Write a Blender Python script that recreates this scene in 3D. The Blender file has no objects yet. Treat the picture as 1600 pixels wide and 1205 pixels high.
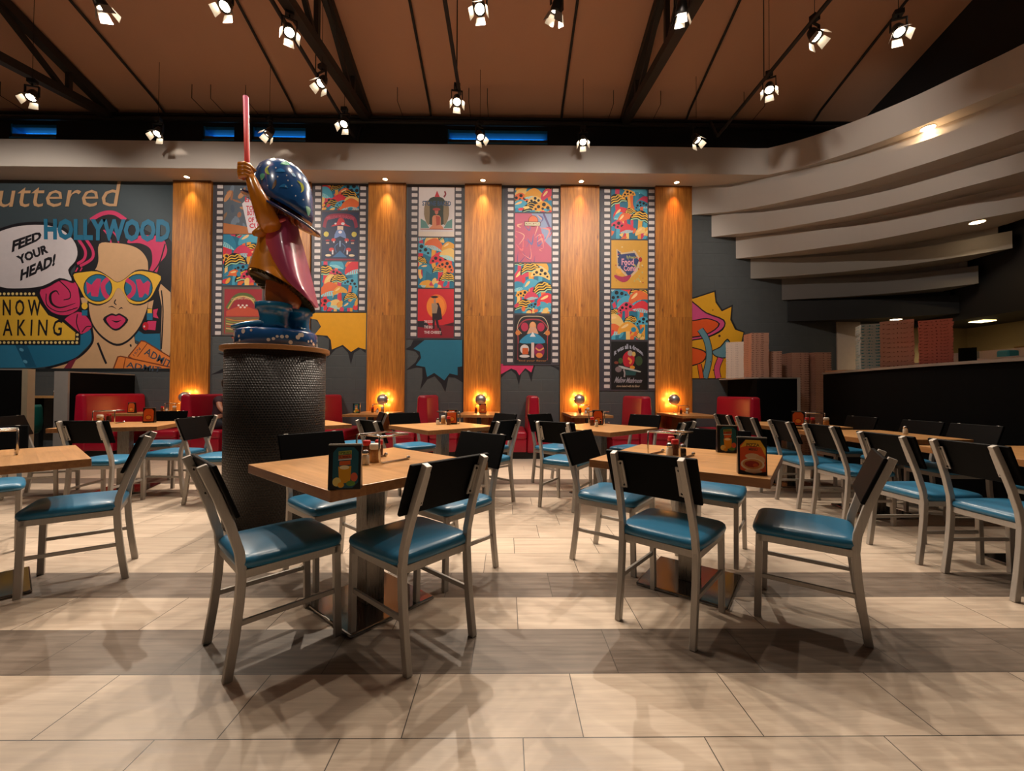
import bpy, bmesh, math, random
from mathutils import Vector, Matrix
from math import sin, cos, pi, radians as R

S = bpy.context.scene
COL = S.collection
random.seed(7)

# ---------------------------------------------------------------- camera
FPX, PITCH, ROLL, YAW, EYE = 642.0, R(.89), R(.28), R(-.70), 1.158
_f = Vector((-sin(YAW), cos(YAW), 0)); _r = Vector((cos(YAW), sin(YAW), 0)); _u = Vector((0, 0, 1))
FW = _f * cos(PITCH) + _u * sin(PITCH); _u2 = _u * cos(PITCH) - _f * sin(PITCH)
RT = _r * cos(ROLL) + _u2 * sin(ROLL); UP = _u2 * cos(ROLL) - _r * sin(ROLL)
cam = bpy.data.objects.new('camera', bpy.data.cameras.new('camera')); COL.objects.link(cam)
cam.data.sensor_width = 36; cam.data.lens = FPX / 1600 * 36; cam.data.clip_start = .05
m = Matrix.Identity(4)
for i in range(3):
    m[i][0], m[i][1], m[i][2] = RT[i], UP[i], -FW[i]
m[2][3] = EYE
cam.matrix_world = m
S.camera = cam
S.view_settings.view_transform = 'Standard'
S.view_settings.look = 'None'
S.view_settings.gamma = 1
S.view_settings.exposure = 0.0

# ---------------------------------------------------------------- world: dim warm room light
w = bpy.data.worlds.new('world'); S.world = w; w.use_nodes = True
w.node_tree.nodes['Background'].inputs[0].default_value = (.75, .62, .52, 1)
w.node_tree.nodes['Background'].inputs[1].default_value = .04

WARM = (1, .88, .76); NEUT = (1, .84, .67); AMBER = (1, .50, .14)

def ray(u, v): return RT * (u - 800) + UP * (602.5 - v) + FW * FPX
def W(u, v, Y):                       # the point of depth Y seen at a place of the photo
    d = ray(u, v); d = d * (Y / d[1]); return Vector((d[0], d[1], d[2] + EYE))
def G(u, v, z=0.):                    # the point of height z seen at a place of the photo
    d = ray(u, v); d = d * ((z - EYE) / d[2]); return Vector((d[0], d[1], z))

# ---------------------------------------------------------------- materials
def lin(h):
    h = h.lstrip('#'); o = []
    for i in (0, 2, 4):
        c = int(h[i:i + 2], 16) / 255
        o.append(c / 12.92 if c <= .04045 else ((c + .055) / 1.055) ** 2.4)
    return tuple(o) + (1,)
class NT:
    def __init__(s, name):
        s.m = bpy.data.materials.new(name); s.m.use_nodes = True; s.t = s.m.node_tree
        s.b = s.t.nodes['Principled BSDF']
    def n(s, ty, **k):
        x = s.t.nodes.new(ty)
        for a, b in k.items():
            if a.startswith('i_'): x.inputs[int(a[2:])].default_value = b
            else: setattr(x, a, b)
        return x
    def l(s, a, b): s.t.links.new(a, b)
    def math(s, op, a, b=None, c=None):
        x = s.n('ShaderNodeMath', operation=op)
        for i, q in enumerate((a, b, c)):
            if q is None: continue
            if isinstance(q, (int, float)): x.inputs[i].default_value = q
            else: s.l(q, x.inputs[i])
        return x.outputs[0]
    def mix(s, f, a, b, mode='MIX'):
        x = s.n('ShaderNodeMix', data_type='RGBA', blend_type=mode)
        for i, q in ((0, f), (6, a), (7, b)):
            if isinstance(q, (int, float, tuple)): x.inputs[i].default_value = q
            else: s.l(q, x.inputs[i])
        return x.outputs[2]
    def noise(s, scale, vec=None, detail=3, rough=.5):
        x = s.n('ShaderNodeTexNoise'); x.inputs['Scale'].default_value = scale
        x.inputs['Detail'].default_value = detail; x.inputs['Roughness'].default_value = rough
        if vec is not None: s.l(vec, x.inputs['Vector'])
        return x.outputs[0]
    def coord(s, scale=(1, 1, 1), kind='Object', rot=(0, 0, 0)):
        c = s.n('ShaderNodeTexCoord'); mp = s.n('ShaderNodeMapping')
        mp.inputs['Scale'].default_value = scale; mp.inputs['Rotation'].default_value = rot
        s.l(c.outputs[kind], mp.inputs['Vector']); return mp.outputs[0]
    def bump(s, h, strength=.2, dist=.01):
        x = s.n('ShaderNodeBump'); x.inputs['Strength'].default_value = strength; x.inputs['Distance'].default_value = dist
        s.l(h, x.inputs['Height']); s.l(x.outputs[0], s.b.inputs['Normal'])
    def ramp(s, f, a, b):
        x = s.n('ShaderNodeMapRange'); x.inputs[1].default_value = a; x.inputs[2].default_value = b
        s.l(f, x.inputs[0]); return x.outputs[0]
_M = {}
def flat(h, rough=.6, metal=0., spec=.5, vary=.06, scale=12, coat=0):
    k = (h, rough, metal, coat)
    if k in _M: return _M[k]
    t = NT('paint_' + h.strip('#')); c = lin(h)
    nz = t.noise(scale, t.coord()); col = t.mix(nz, tuple(x * (1 - vary) for x in c[:3]) + (1,), tuple(min(1, x * (1 + vary)) for x in c[:3]) + (1,))
    t.l(col, t.b.inputs['Base Color']); t.b.inputs['Roughness'].default_value = rough
    t.b.inputs['Metallic'].default_value = metal; t.b.inputs['Specular IOR Level'].default_value = spec
    t.b.inputs['Coat Weight'].default_value = coat
    _M[k] = t.m; return t.m
def emit(name, col, st):
    t = NT(name); t.b.inputs['Base Color'].default_value = (.02, .02, .02, 1)
    t.b.inputs['Emission Color'].default_value = tuple(col) + (1,); t.b.inputs['Emission Strength'].default_value = st
    return t.m

def m_floor():
    t = NT('plank_tile'); c = t.n('ShaderNodeTexCoord'); sp = t.n('ShaderNodeSeparateXYZ'); t.l(c.outputs['Object'], sp.inputs[0])
    x, y = sp.outputs[0], sp.outputs[1]
    ry = t.math('DIVIDE', t.math('SUBTRACT', y, 1.393), .314); row = t.math('FLOOR', ry); fy = t.math('FRACT', ry)
    rx = t.math('DIVIDE', t.math('SUBTRACT', t.math('SUBTRACT', x, .263), t.math('MULTIPLY', row, .2033)), .61)
    fx = t.math('FRACT', rx); cx = t.math('FLOOR', rx)
    ex = t.math('LESS_THAN', t.math('MINIMUM', fx, t.math('SUBTRACT', 1., fx)), .0032)
    ey = t.math('LESS_THAN', t.math('MINIMUM', fy, t.math('SUBTRACT', 1., fy)), .0062)
    gr = t.math('MAXIMUM', ex, ey)
    k = t.math('FLOORED_MODULO', row, 9.)
    dk = t.math('ADD', t.math('COMPARE', k, 1., .1), t.math('COMPARE', k, 3., .1))
    cv = t.n('ShaderNodeCombineXYZ'); t.l(cx, cv.inputs[0]); t.l(row, cv.inputs[1])
    wn = t.n('ShaderNodeTexWhiteNoise'); t.l(cv.outputs[0], wn.inputs[0])
    off = t.n('ShaderNodeVectorMath', operation='MULTIPLY_ADD'); t.l(wn.outputs[1], off.inputs[0]); off.inputs[1].default_value = (9, 9, 9); t.l(c.outputs['Object'], off.inputs[2])
    mp = t.n('ShaderNodeMapping'); mp.inputs['Scale'].default_value = (1.6, 26, 1); t.l(off.outputs[0], mp.inputs[0])
    s1 = t.ramp(t.noise(1.6, mp.outputs[0], 6, .62), .3, .7)
    lt = t.mix(s1, lin('#b7a492'), lin('#d2c1ad')); dd = t.mix(s1, lin('#5f544a'), lin('#84766a'))
    col = t.mix(dk, lt, dd); tv = t.math('MULTIPLY_ADD', wn.outputs[0], .14, .93)
    cc = t.n('ShaderNodeVectorMath', operation='SCALE'); t.l(col, cc.inputs[0]); t.l(tv, cc.inputs['Scale'])
    col = t.mix(gr, cc.outputs[0], lin('#4d443c'))
    t.l(col, t.b.inputs['Base Color'])
    t.l(t.math('MULTIPLY_ADD', s1, .12, .34), t.b.inputs['Roughness'])
    t.bump(t.math('SUBTRACT', 1., gr), .25, .002); return t.m
def m_planks(name, a, b, pw, axis=0, knots=True, rough=.45, base='Object', mult=1., seam=.45, length=1.6, stag=1.):
    """long narrow boards running along z (axis 0) or along y (axis 1)"""
    t = NT(name); c = t.n('ShaderNodeTexCoord'); sp = t.n('ShaderNodeSeparateXYZ'); t.l(c.outputs[base], sp.inputs[0])
    x = sp.outputs[0]; L = sp.outputs[2] if axis == 0 else sp.outputs[1]
    r = t.math('DIVIDE', x, pw); row = t.math('FLOOR', r); fr = t.math('FRACT', r)
    wn = t.n('ShaderNodeTexWhiteNoise', noise_dimensions='1D'); t.l(row, wn.inputs['W'])
    ll = t.math('DIVIDE', t.math('ADD', L, t.math('MULTIPLY', wn.outputs[0], length * stag)), length)
    seg = t.math('FLOOR', ll); fl = t.math('FRACT', ll)
    cv = t.n('ShaderNodeCombineXYZ'); t.l(row, cv.inputs[0]); t.l(seg, cv.inputs[1])
    w2 = t.n('ShaderNodeTexWhiteNoise'); t.l(cv.outputs[0], w2.inputs[0])
    off = t.n('ShaderNodeVectorMath', operation='MULTIPLY_ADD'); t.l(w2.outputs[1], off.inputs[0]); off.inputs[1].default_value = (5, 5, 5); t.l(c.outputs[base], off.inputs[2])
    mp = t.n('ShaderNodeMapping'); mp.inputs['Scale'].default_value = (30, 30, 2.2) if axis == 0 else (30, 2.2, 30); t.l(off.outputs[0], mp.inputs[0])
    g = t.ramp(t.noise(1.3, mp.outputs[0], 5, .6), .3, .72)
    col = t.mix(g, lin(a), lin(b))
    tv = t.math('MULTIPLY_ADD', w2.outputs[0], .42 * mult, 1 - .24 * mult)
    cc = t.n('ShaderNodeVectorMath', operation='SCALE'); t.l(col, cc.inputs[0]); t.l(tv, cc.inputs['Scale']); col = cc.outputs[0]
    if knots:
        mk = t.n('ShaderNodeMapping'); mk.inputs['Scale'].default_value = (1, 1, .5) if axis == 0 else (1, .5, 1); t.l(off.outputs[0], mk.inputs[0])
        vo = t.n('ShaderNodeTexVoronoi'); vo.inputs['Scale'].default_value = 5.5; t.l(mk.outputs[0], vo.inputs['Vector'])
        kk = t.math('SUBTRACT', 1., t.ramp(vo.outputs['Distance'], .03, .16)); kk = t.math('MULTIPLY', kk, t.math('GREATER_THAN', t.noise(2.1, mk.outputs[0], 0), .5))
        col = t.mix(t.math('MULTIPLY', kk, .75), col, lin('#4a2510'))
    e = t.math('LESS_THAN', t.math('MINIMUM', fr, t.math('SUBTRACT', 1., fr)), .012)
    e2 = t.math('LESS_THAN', t.math('MULTIPLY', fl, length), .004)
    col = t.mix(t.math('MULTIPLY', t.math('MAXIMUM', e, e2), seam), col, lin('#2a1508'))
    t.l(col, t.b.inputs['Base Color']); t.b.inputs['Roughness'].default_value = rough
    t.bump(g, .08, .002); return t.m
def m_block():
    t = NT('painted_block'); c = t.n('ShaderNodeTexCoord'); mp = t.n('ShaderNodeMapping'); mp.inputs['Rotation'].default_value = (R(90), 0, 0); t.l(c.outputs['Object'], mp.inputs[0])
    br = t.n('ShaderNodeTexBrick'); t.l(mp.outputs[0], br.inputs['Vector']); br.offset = .5
    br.inputs['Scale'].default_value = 1; br.inputs['Brick Width'].default_value = .47; br.inputs['Row Height'].default_value = .235; br.inputs['Mortar Size'].default_value = .006; br.inputs['Mortar Smooth'].default_value = .6
    nz = t.noise(9, c.outputs['Object'], 5, .6)
    t.l(t.mix(nz, lin('#454a4c'), lin('#505456')), t.b.inputs['Base Color']); t.b.inputs['Roughness'].default_value = .55
    h = t.math('MULTIPLY_ADD', br.outputs['Fac'], -1., t.math('MULTIPLY', nz, .25)); t.bump(h, .5, .006); return t.m
def m_hex():
    t = NT('penny_tile'); c = t.n('ShaderNodeTexCoord'); sp = t.n('ShaderNodeSeparateXYZ'); t.l(c.outputs['Object'], sp.inputs[0])
    a = t.math('MULTIPLY', t.math('ARCTAN2', sp.outputs[1], sp.outputs[0]), .43)
    p = .0245; hx = t.math('DIVIDE', a, p); hz = t.math('DIVIDE', sp.outputs[2], p * .866)
    row = t.math('FLOOR', hz); fz = t.math('SUBTRACT', t.math('FRACT', hz), .5)
    fx = t.math('SUBTRACT', t.math('FRACT', t.math('ADD', hx, t.math('MULTIPLY', t.math('FLOORED_MODULO', row, 2.), .5))), .5)
    d = t.math('SQRT', t.math('ADD', t.math('MULTIPLY', fx, fx), t.math('MULTIPLY', t.math('MULTIPLY', fz, fz), .75)))
    k = t.ramp(d, .34, .42)
    t.l(t.mix(k, (.004, .004, .004, 1), lin('#2b2420')), t.b.inputs['Base Color'])
    t.l(t.math('MULTIPLY_ADD', k, .4, .32), t.b.inputs['Roughness']); t.b.inputs['Specular IOR Level'].default_value = .3
    t.bump(t.math('SUBTRACT', 1., t.ramp(d, .1, .45)), .6, .004); return t.m
def m_brushed(name, a, b, rough=.38, metal=.85):
    t = NT(name); g = t.noise(3, t.coord((60, 60, 3)), 4, .6)
    t.l(t.mix(g, lin(a), lin(b)), t.b.inputs['Base Color']); t.b.inputs['Metallic'].default_value = metal
    t.l(t.math('MULTIPLY_ADD', g, .15, rough - .07), t.b.inputs['Roughness']); return t.m
def m_vinyl(name, a, b, rough=.3):
    t = NT(name); vo = t.noise(2.5, t.coord()); t.l(t.mix(vo, lin(a), lin(b)), t.b.inputs['Base Color'])
    t.b.inputs['Roughness'].default_value = rough; t.b.inputs['Specular IOR Level'].default_value = .5
    t.bump(t.noise(160, t.coord(), 2), .08, .002); return t.m
def m_plaster(name, a, b, rough=.6):
    t = NT(name); g = t.noise(1.2, t.coord((1, 1, 1)), 4); f = t.noise(220, t.coord(), 2)
    t.l(t.mix(g, lin(a), lin(b)), t.b.inputs['Base Color']); t.b.inputs['Roughness'].default_value = rough
    t.bump(f, .05, .002); return t.m
def m_ceiling():
    t = NT('ceiling_panel'); g = t.noise(.7, t.coord((1, .5, 1)), 3)
    t.l(t.mix(g, lin('#c4977a'), lin('#cfa488')), t.b.inputs['Base Color']); t.b.inputs['Roughness'].default_value = .8; return t.m

M = dict(
    floor=m_floor(), block=m_block(), hexa=m_hex(), ceil=m_ceiling(),
    pil=m_planks('pilaster_boards', '#9a5a1e', '#cd8836', .148, 0, length=2.68, stag=0.),
    top=m_planks('butcher_block', '#b07f4c', '#cc9a64', .052, 1, knots=False, rough=.3, mult=.45, seam=.18, length=.9),
    edge=m_planks('table_edge', '#8a5a30', '#a97442', .3, 1, knots=False, rough=.4, mult=.3, seam=0),
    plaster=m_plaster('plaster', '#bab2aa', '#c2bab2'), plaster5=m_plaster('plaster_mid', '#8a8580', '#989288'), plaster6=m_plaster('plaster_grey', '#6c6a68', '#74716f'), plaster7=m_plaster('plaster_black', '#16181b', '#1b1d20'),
    black=flat('#08090a', .55), wallblack=flat('#17181a', .75), steel=m_brushed('chair_steel', '#a39d96', '#b9b3ab', .42, .45),
    chrome=m_brushed('chrome', '#c9c9c9', '#dddddd', .16, 1.), mirror=m_brushed('mirrored_glass', '#b9b6b2', '#cfccc8', .32, .8), polished=m_brushed('polished_steel', '#8d8782', '#a09a94', .13, 1.),
    seat=m_vinyl('blue_vinyl', '#266a90', '#2f799f', .3), red=m_vinyl('red_vinyl', '#960a26', '#a50e2b', .36),
    back=flat('#040405', .5, spec=.07), truss=flat('#26231f', .6), pipe=flat('#1a1816', .6),
    teal=flat('#0f5f57', .5), glow=emit('lamp_glow', (1, .82, .6), 30), glow2=emit('downlight_glow', (1, .72, .42), 22),
    bulb=emit('bulb_back', (1, .62, .25), 9), window=emit('dusk_window', (.02, .2, .4), .8), blue=flat('#1f86c4', .5),
)

# ---------------------------------------------------------------- mesh helpers
class MB:
    def __init__(s): s.bm = bmesh.new(); s.mats = []
    def mi(s, m):
        if m not in s.mats: s.mats.append(m)
        return s.mats.index(m)
    def face(s, pts, m=None):
        vs = [s.bm.verts.new(p) for p in pts]
        try: f = s.bm.faces.new(vs)
        except ValueError: return
        f.material_index = s.mi(m) if m else 0; return f
    def box(s, x0, x1, y0, y1, z0, z1, m=None, X=None):
        c = [Vector((x, y, z)) for x in (x0, x1) for y in (y0, y1) for z in (z0, z1)]
        if X: c = [X @ p for p in c]
        v = [s.bm.verts.new(p) for p in c]; k = s.mi(m) if m else 0
        for q in ((0, 1, 3, 2), (4, 6, 7, 5), (0, 4, 5, 1), (2, 3, 7, 6), (0, 2, 6, 4), (1, 5, 7, 3)):
            f = s.bm.faces.new([v[i] for i in q]); f.material_index = k
    def bar(s, a, b, wx, wy=None, m=None, up=(0, 0, 1)):
        a, b = Vector(a), Vector(b); d = (b - a).normalized(); u = Vector(up)
        if abs(d.dot(u)) > .97: u = Vector((0, 1, 0))
        x = d.cross(u).normalized(); y = x.cross(d); wy = wy or wx; k = s.mi(m) if m else 0; r = []
        for p in (a, b): r.append([s.bm.verts.new(p + x * i * wx / 2 + y * j * wy / 2) for i, j in ((-1, -1), (1, -1), (1, 1), (-1, 1))])
        for i in range(4):
            f = s.bm.faces.new([r[0][i], r[0][(i + 1) % 4], r[1][(i + 1) % 4], r[1][i]]); f.material_index = k
        for q in (r[0][::-1], r[1]): s.bm.faces.new(q).material_index = k
    def rings(s, rs, m=None, cap=True, closed=True):
        k = s.mi(m) if m else 0; V = [[s.bm.verts.new(p) for p in r] for r in rs]; n = len(V[0])
        for a, b in zip(V, V[1:]):
            for i in range(n if closed else n - 1):
                f = s.bm.faces.new([a[i], a[(i + 1) % n], b[(i + 1) % n], b[i]]); f.material_index = k; f.smooth = True
        if cap:
            for q in (V[0][::-1], V[-1]):
                if len(q) > 2: s.bm.faces.new(q).material_index = k
    def lathe(s, prof, c=(0, 0, 0), n=20, m=None, X=None, cap=True):
        rs = []
        for r, z in prof:
            q = [Vector((r * cos(2 * pi * i / n), r * sin(2 * pi * i / n), z)) for i in range(n)]
            rs.append([(X @ p if X else p) + Vector(c) for p in q])
        s.rings(rs, m, cap)
    def tube(s, pts, r, n=8, m=None, cap=True):
        pts = [Vector(p) for p in pts]; rs = []; x = None
        for i, p in enumerate(pts):
            d = (pts[min(i + 1, len(pts) - 1)] - pts[max(i - 1, 0)]).normalized()
            if x is None:
                x = d.cross(Vector((0, 0, 1)));
                if x.length < .05: x = d.cross(Vector((0, 1, 0)))
            else: x = x - d * x.dot(d)
            x.normalize(); y = d.cross(x); rr = r[i] if isinstance(r, (list, tuple)) else r
            rs.append([p + (x * cos(2 * pi * j / n) + y * sin(2 * pi * j / n)) * rr for j in range(n)])
        s.rings(rs, m, cap)
    def ball(s, c, r, m=None, n=12, sc=(1, 1, 1)):
        pr = [(max(1e-4, sin(pi * i / n)), -cos(pi * i / n)) for i in range(n + 1)]
        rs = [[Vector(c) + Vector((a * cos(2 * pi * j / (n + 4)) * r * sc[0], a * sin(2 * pi * j / (n + 4)) * r * sc[1], z * r * sc[2])) for j in range(n + 4)] for a, z in pr]
        s.rings(rs, m)
    def prism(s, poly, z0, z1, m=None):
        k = s.mi(m) if m else 0; a = [s.bm.verts.new((x, y, z0)) for x, y in poly]; b = [s.bm.verts.new((x, y, z1)) for x, y in poly]; n = len(a)
        for i in range(n): s.bm.faces.new([a[i], a[(i + 1) % n], b[(i + 1) % n], b[i]]).material_index = k
        s.bm.faces.new(a[::-1]).material_index = k; s.bm.faces.new(b).material_index = k
    def build(s, name, m=None, parent=None, bevel=0, seg=2, smooth=False, sub=0, fix=True):
        if m: s.mats = [m] + s.mats[1:] if s.mats and s.mats[0] is None else ([m] if not s.mats else s.mats)
        if fix: bmesh.ops.recalc_face_normals(s.bm, faces=s.bm.faces)
        me = bpy.data.meshes.new(name); s.bm.to_mesh(me); s.bm.free()
        for q in s.mats: me.materials.append(q)
        if smooth:
            for p in me.polygons: p.use_smooth = True
        o = bpy.data.objects.new(name, me); COL.objects.link(o)
        if parent: o.parent = parent
        if bevel:
            b = o.modifiers.new('bevel', 'BEVEL'); b.width = bevel; b.segments = seg; b.limit_method = 'ANGLE'; b.angle_limit = R(40); b.harden_normals = False
        if sub:
            q = o.modifiers.new('sub', 'SUBSURF'); q.levels = sub; q.render_levels = sub
        return o
def tag(o, label, cat, group=None):
    o['label'] = label; o['category'] = cat
    if group: o['group'] = group
    return o
def struct(o): o['kind'] = 'structure'; return o
def thing(name, label, cat, loc=(0, 0, 0), rz=0., group=None):
    o = bpy.data.objects.new(name, None); COL.objects.link(o); o.location = loc; o.rotation_euler = (0, 0, rz); o.empty_display_size = .1
    return tag(o, label, cat, group)
def kids(o): return [c for c in bpy.data.objects if c.parent == o]
_kids = {}
def dup(root, loc, rz, label, group=None):
    if root.name not in _kids: _kids[root.name] = [(c, [g for g in bpy.data.objects if g.parent == c]) for c in bpy.data.objects if c.parent == root]
    r = root.copy(); COL.objects.link(r); r.location = loc; r.rotation_euler = (0, 0, rz); r['label'] = label
    if group: r['group'] = group
    for ch, gs in _kids[root.name]:
        c = ch.copy(); COL.objects.link(c); c.parent = r
        for g in gs:
            d = g.copy(); COL.objects.link(d); d.parent = c
    return r
_used = set()
def place(root, loc, rz, label, group=None):      # the first time moves the thing itself, then copies it
    if root.name not in _used:
        _used.add(root.name); root.location = loc; root.rotation_euler = (0, 0, rz); root['label'] = label
        if group: root['group'] = group
        return root
    return dup(root, loc, rz, label, group)
def spot(loc, to, e, col=WARM, size=70, blend=.5, r=.03):
    L = bpy.data.lights.new('spot', 'SPOT'); L.energy = e; L.color = col; L.spot_size = R(size); L.spot_blend = blend; L.shadow_soft_size = r
    o = bpy.data.objects.new('spot_beam', L); COL.objects.link(o); o.location = loc
    o.rotation_euler = (Vector(to) - Vector(loc)).to_track_quat('-Z', 'Y').to_euler(); return o
def point(loc, e, col=WARM, r=.05):
    L = bpy.data.lights.new('point', 'POINT'); L.energy = e; L.color = col; L.shadow_soft_size = r
    o = bpy.data.objects.new('lamp_light', L); COL.objects.link(o); o.location = loc; return o

# ================================================================ SETTING
YW = 8.3                       # painted block wall behind the booths
SB, ST = 5.36, 5.876           # soffit underside, top
b = MB(); b.box(-14, 11, -5, 8.6, -.1, 0); struct(b.build('floor', M['floor']))
b = MB(); b.box(-14, 11, YW, 8.6, 0, 6.3); struct(b.build('wall_back', M['block']))
CZ = lambda y: 6.74 + .29 * (YW - y)
b = MB(); b.face([(-14, YW, CZ(YW)), (7.26, YW, CZ(YW)), (7.26, -5, CZ(-5)), (-14, -5, CZ(-5))])
b.face([(-14, YW, CZ(YW) + .1), (7.26, YW, CZ(YW) + .1), (7.26, -5, CZ(-5) + .1), (-14, -5, CZ(-5) + .1)]); struct(b.build('ceiling', M['ceil'], fix=False))
b = MB(); b.box(7.26, 7.4, -5, 8.6, 6.02, 11); struct(b.build('wall_right', M['wallblack']))
b = MB(); b.box(-14.2, -14, -5, 8.6, 0, 11); struct(b.build('wall_left', M['plaster']))
# upper black wall with clerestory openings
wins = [(-10.9, -10.35), (-10.0, -9.07), (-6.16, -5.53), (-5.17, -4.10), (-1.23, .80)]
b = MB(); xs = [-14] + [x for q in wins for x in q] + [7.3]
for i in range(0, len(xs), 2): b.box(xs[i], xs[i + 1], YW - .02, YW + .28, 6.02, 6.86)
for x0, x1 in wins: b.box(x0, x1, YW - .02, YW + .28, 6.5, 6.86)
b.box(-14, 7.3, YW - .03, YW + .28, 5.4, 6.19)
struct(b.build('wall_back_upper', M['wallblack']))
for i, (x0, x1) in enumerate(wins):
    wf = MB(); wf.box(x0, x1, YW - .025, YW + .27, 6.19, 6.225); wf.box(x0, x1, YW + .02, YW + .27, 6.44, 6.5); wf.box(x0, x0 + .03, YW, YW + .27, 6.05, 6.5)
    o = struct(wf.build('window_%d' % (i + 1), M['blue']))
    g = MB(); g.box(x0 + .02, x1, YW + .24, YW + .26, 6.22, 6.46); g.build('pane', M['window'], o)
    g = MB(); g.box(x0 + .02, x1, YW + .1, YW + .2, 6.27, 6.345); g.build('mullion', M['black'], o)
    a = bpy.data.lights.new('dusk', 'AREA'); a.shape = 'RECTANGLE'; a.size = x1 - x0 - .1; a.size_y = .3; a.energy = 14 * (x1 - x0); a.color = (.08, .5, 1)
    ao = bpy.data.objects.new('window_daylight', a); COL.objects.link(ao); ao.location = ((x0 + x1) / 2, YW + .22, 6.4); ao.rotation_euler = (R(90), 0, 0)

# curved, stepped soffit sweeping over the pizza counter
C1 = [(5.0, 7.78), (5.45, 7.5), (5.97, 7.0), (6.4, 6.42), (6.68, 5.88), (6.93, 5.36), (7.12, 4.6), (7.2, 3.6), (7.2, 2.2), (7.0, .5)]
C = {2: [(3.74, 8.29), (4.1, 8.2), (4.49, 8.1), (5.0, 7.82), (5.51, 7.46), (6.01, 7.05), (6.43, 6.54), (6.78, 6.04), (7.08, 5.48), (7.3, 4.7), (7.4, 3.6), (7.4, 2.2), (7.2, .5)],
     3: [(4.16, 8.29), (4.5, 8.14), (5.03, 7.94), (5.61, 7.58), (6.15, 7.2), (6.61, 6.72), (7.0, 6.2), (7.36, 5.7), (7.7, 4.9), (7.9, 3.8), (7.95, 2.4)],
     4: [(4.66, 8.29), (5.3, 7.98), (5.92, 7.62), (6.4, 7.32), (6.85, 6.9), (7.25, 6.42), (7.69, 5.98), (8.05, 5.3)],
     5: [(4.96, 8.29), (5.7, 8.05), (6.4, 7.76), (7.0, 7.44), (7.5, 7.05), (8.05, 6.42)],
     6: [(5.6, 8.29), (6.3, 8.06), (7.05, 7.76), (7.6, 7.4), (8.09, 6.93)],
     7: [(5.72, 8.29), (6.3, 8.12), (6.85, 7.94), (7.5, 7.7), (8.2, 7.33)]}
def smooth2(p, n=5):
    o = []
    for i in range(len(p) - 1):
        a, b_, c, d = p[max(i - 1, 0)], p[i], p[i + 1], p[min(i + 2, len(p) - 1)]
        for k in range(n):
            t = k / n
            o.append(tuple(.5 * (2 * b_[j] + (c[j] - a[j]) * t + (2 * a[j] - 5 * b_[j] + 4 * c[j] - d[j]) * t * t + (3 * b_[j] - a[j] - 3 * c[j] + d[j]) * t ** 3) for j in range(2)))
    return o + [tuple(p[-1])]
ZB = {1: SB, 2: 4.79, 3: 4.34, 4: 3.90, 5: 3.49, 6: 3.06, 7: 2.62}
b = MB(); b.prism([(-14, 7.78), (4.4, 7.78), (4.75, 7.79)] + smooth2(C1) + [(9, .5), (9, 8.3), (-14, 8.3)], SB, ST); struct(b.build('trim_1', M['plaster']))
for k in range(2, 8):
    c = smooth2(C[k]); e = c[-1]; xe = max(e[0], 8.05) + (1 if k < 4 else 0); n = len(c); g_ = {2: .2, 3: .17, 4: .15, 5: .13, 6: .12, 7: .1}[k]
    def amt(p): return min(1., max(0., (p[0] - c[0][0]) / 2.4)) ** .8
    poly = c + [(xe, e[1]), (xe, 8.3)]; top = [ZB[k - 1] - g_ * amt(p) for p in c] + [ZB[k - 1] - g_] * 2
    top[-1] = ZB[k - 1] - .001
    b = MB(); lo_ = [b.bm.verts.new((x, y, ZB[k])) for x, y in poly]; hi_ = [b.bm.verts.new((x, y, z)) for (x, y), z in zip(poly, top)]; m_ = len(poly); b.mi(None) if 0 else None
    for q in range(m_): b.bm.faces.new([lo_[q], lo_[(q + 1) % m_], hi_[(q + 1) % m_], hi_[q]])
    b.bm.faces.new(lo_[::-1]); bmesh.ops.triangulate(b.bm, faces=[b.bm.faces.new(hi_)])
    # recessed shadow gap above the fascia
    rec = [(min(x + .12 * amt((x, y)) * .75 + .004, xe - .02), min(y + .12 * amt((x, y)) * .66 + .004, 8.295)) for x, y in c]
    b.prism(rec + [(xe - .02, 8.299)], ZB[k] + .06, ZB[k - 1])
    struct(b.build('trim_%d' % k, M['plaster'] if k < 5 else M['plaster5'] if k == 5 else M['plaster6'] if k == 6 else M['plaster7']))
# kitchen behind the counter
b = MB(); b.box(9.4, 9.6, .5, 8.4, 0, 6); struct(b.build('wall_kitchen', flat('#9c8a66', .6)))
b = MB(); b.box(8.21, 9.4, .5, 8.3, 2.5, 6.0); struct(b.build('trim_8', M['plaster7']))
b = MB(); b.box(7.2, 9.4, YW - .03, YW, 0, 2.5); struct(b.build('wall_kitchen_back', flat('#9c8a66', .6)))
b = MB(); b.box(6.72, 7.2, YW - .03, YW, 1.2, 2.62); struct(b.build('wall_tiled', flat('#cfc2b6', .25)))

# ================================================================ STEEL OVERHEAD
def truss(X, label):
    t = thing('roof_truss', label, 'truss', (X, YW, 0), 0, 'roof trusses')
    lo = lambda y: 6.6 - .16 * (YW - y); hi = lambda y: CZ(y) - .13
    b = MB(); b.bar((0, -.02, hi(YW - .02)), (0, -9.5, hi(YW - 9.5)), .14, .16); b.build('top_chord', M['truss'], t)
    b = MB(); b.bar((0, -.02, lo(YW) - .02), (0, -9.5, lo(YW - 9.5)), .14, .14); b.build('bottom_chord', M['truss'], t)
    for y0, y1 in ((-.95, -.95), (-1.0, -2.3), (-2.35, -2.35), (-2.4, -4.0), (-4.1, -4.1), (-4.2, -6.2), (-6.3, -6.3)):
        b = MB(); b.bar((0, y0, lo(YW + y0)), (0, y1, hi(YW + y1)), .07, .07, up=(1, 0, 0)); b.build('web_member', M['truss'], t)
truss(-7.85, 'black steel roof truss over the left mural')
truss(-2.80, 'steel roof truss just right of the statue')
truss(2.33, 'steel roof truss right of the middle pilasters')
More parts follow.
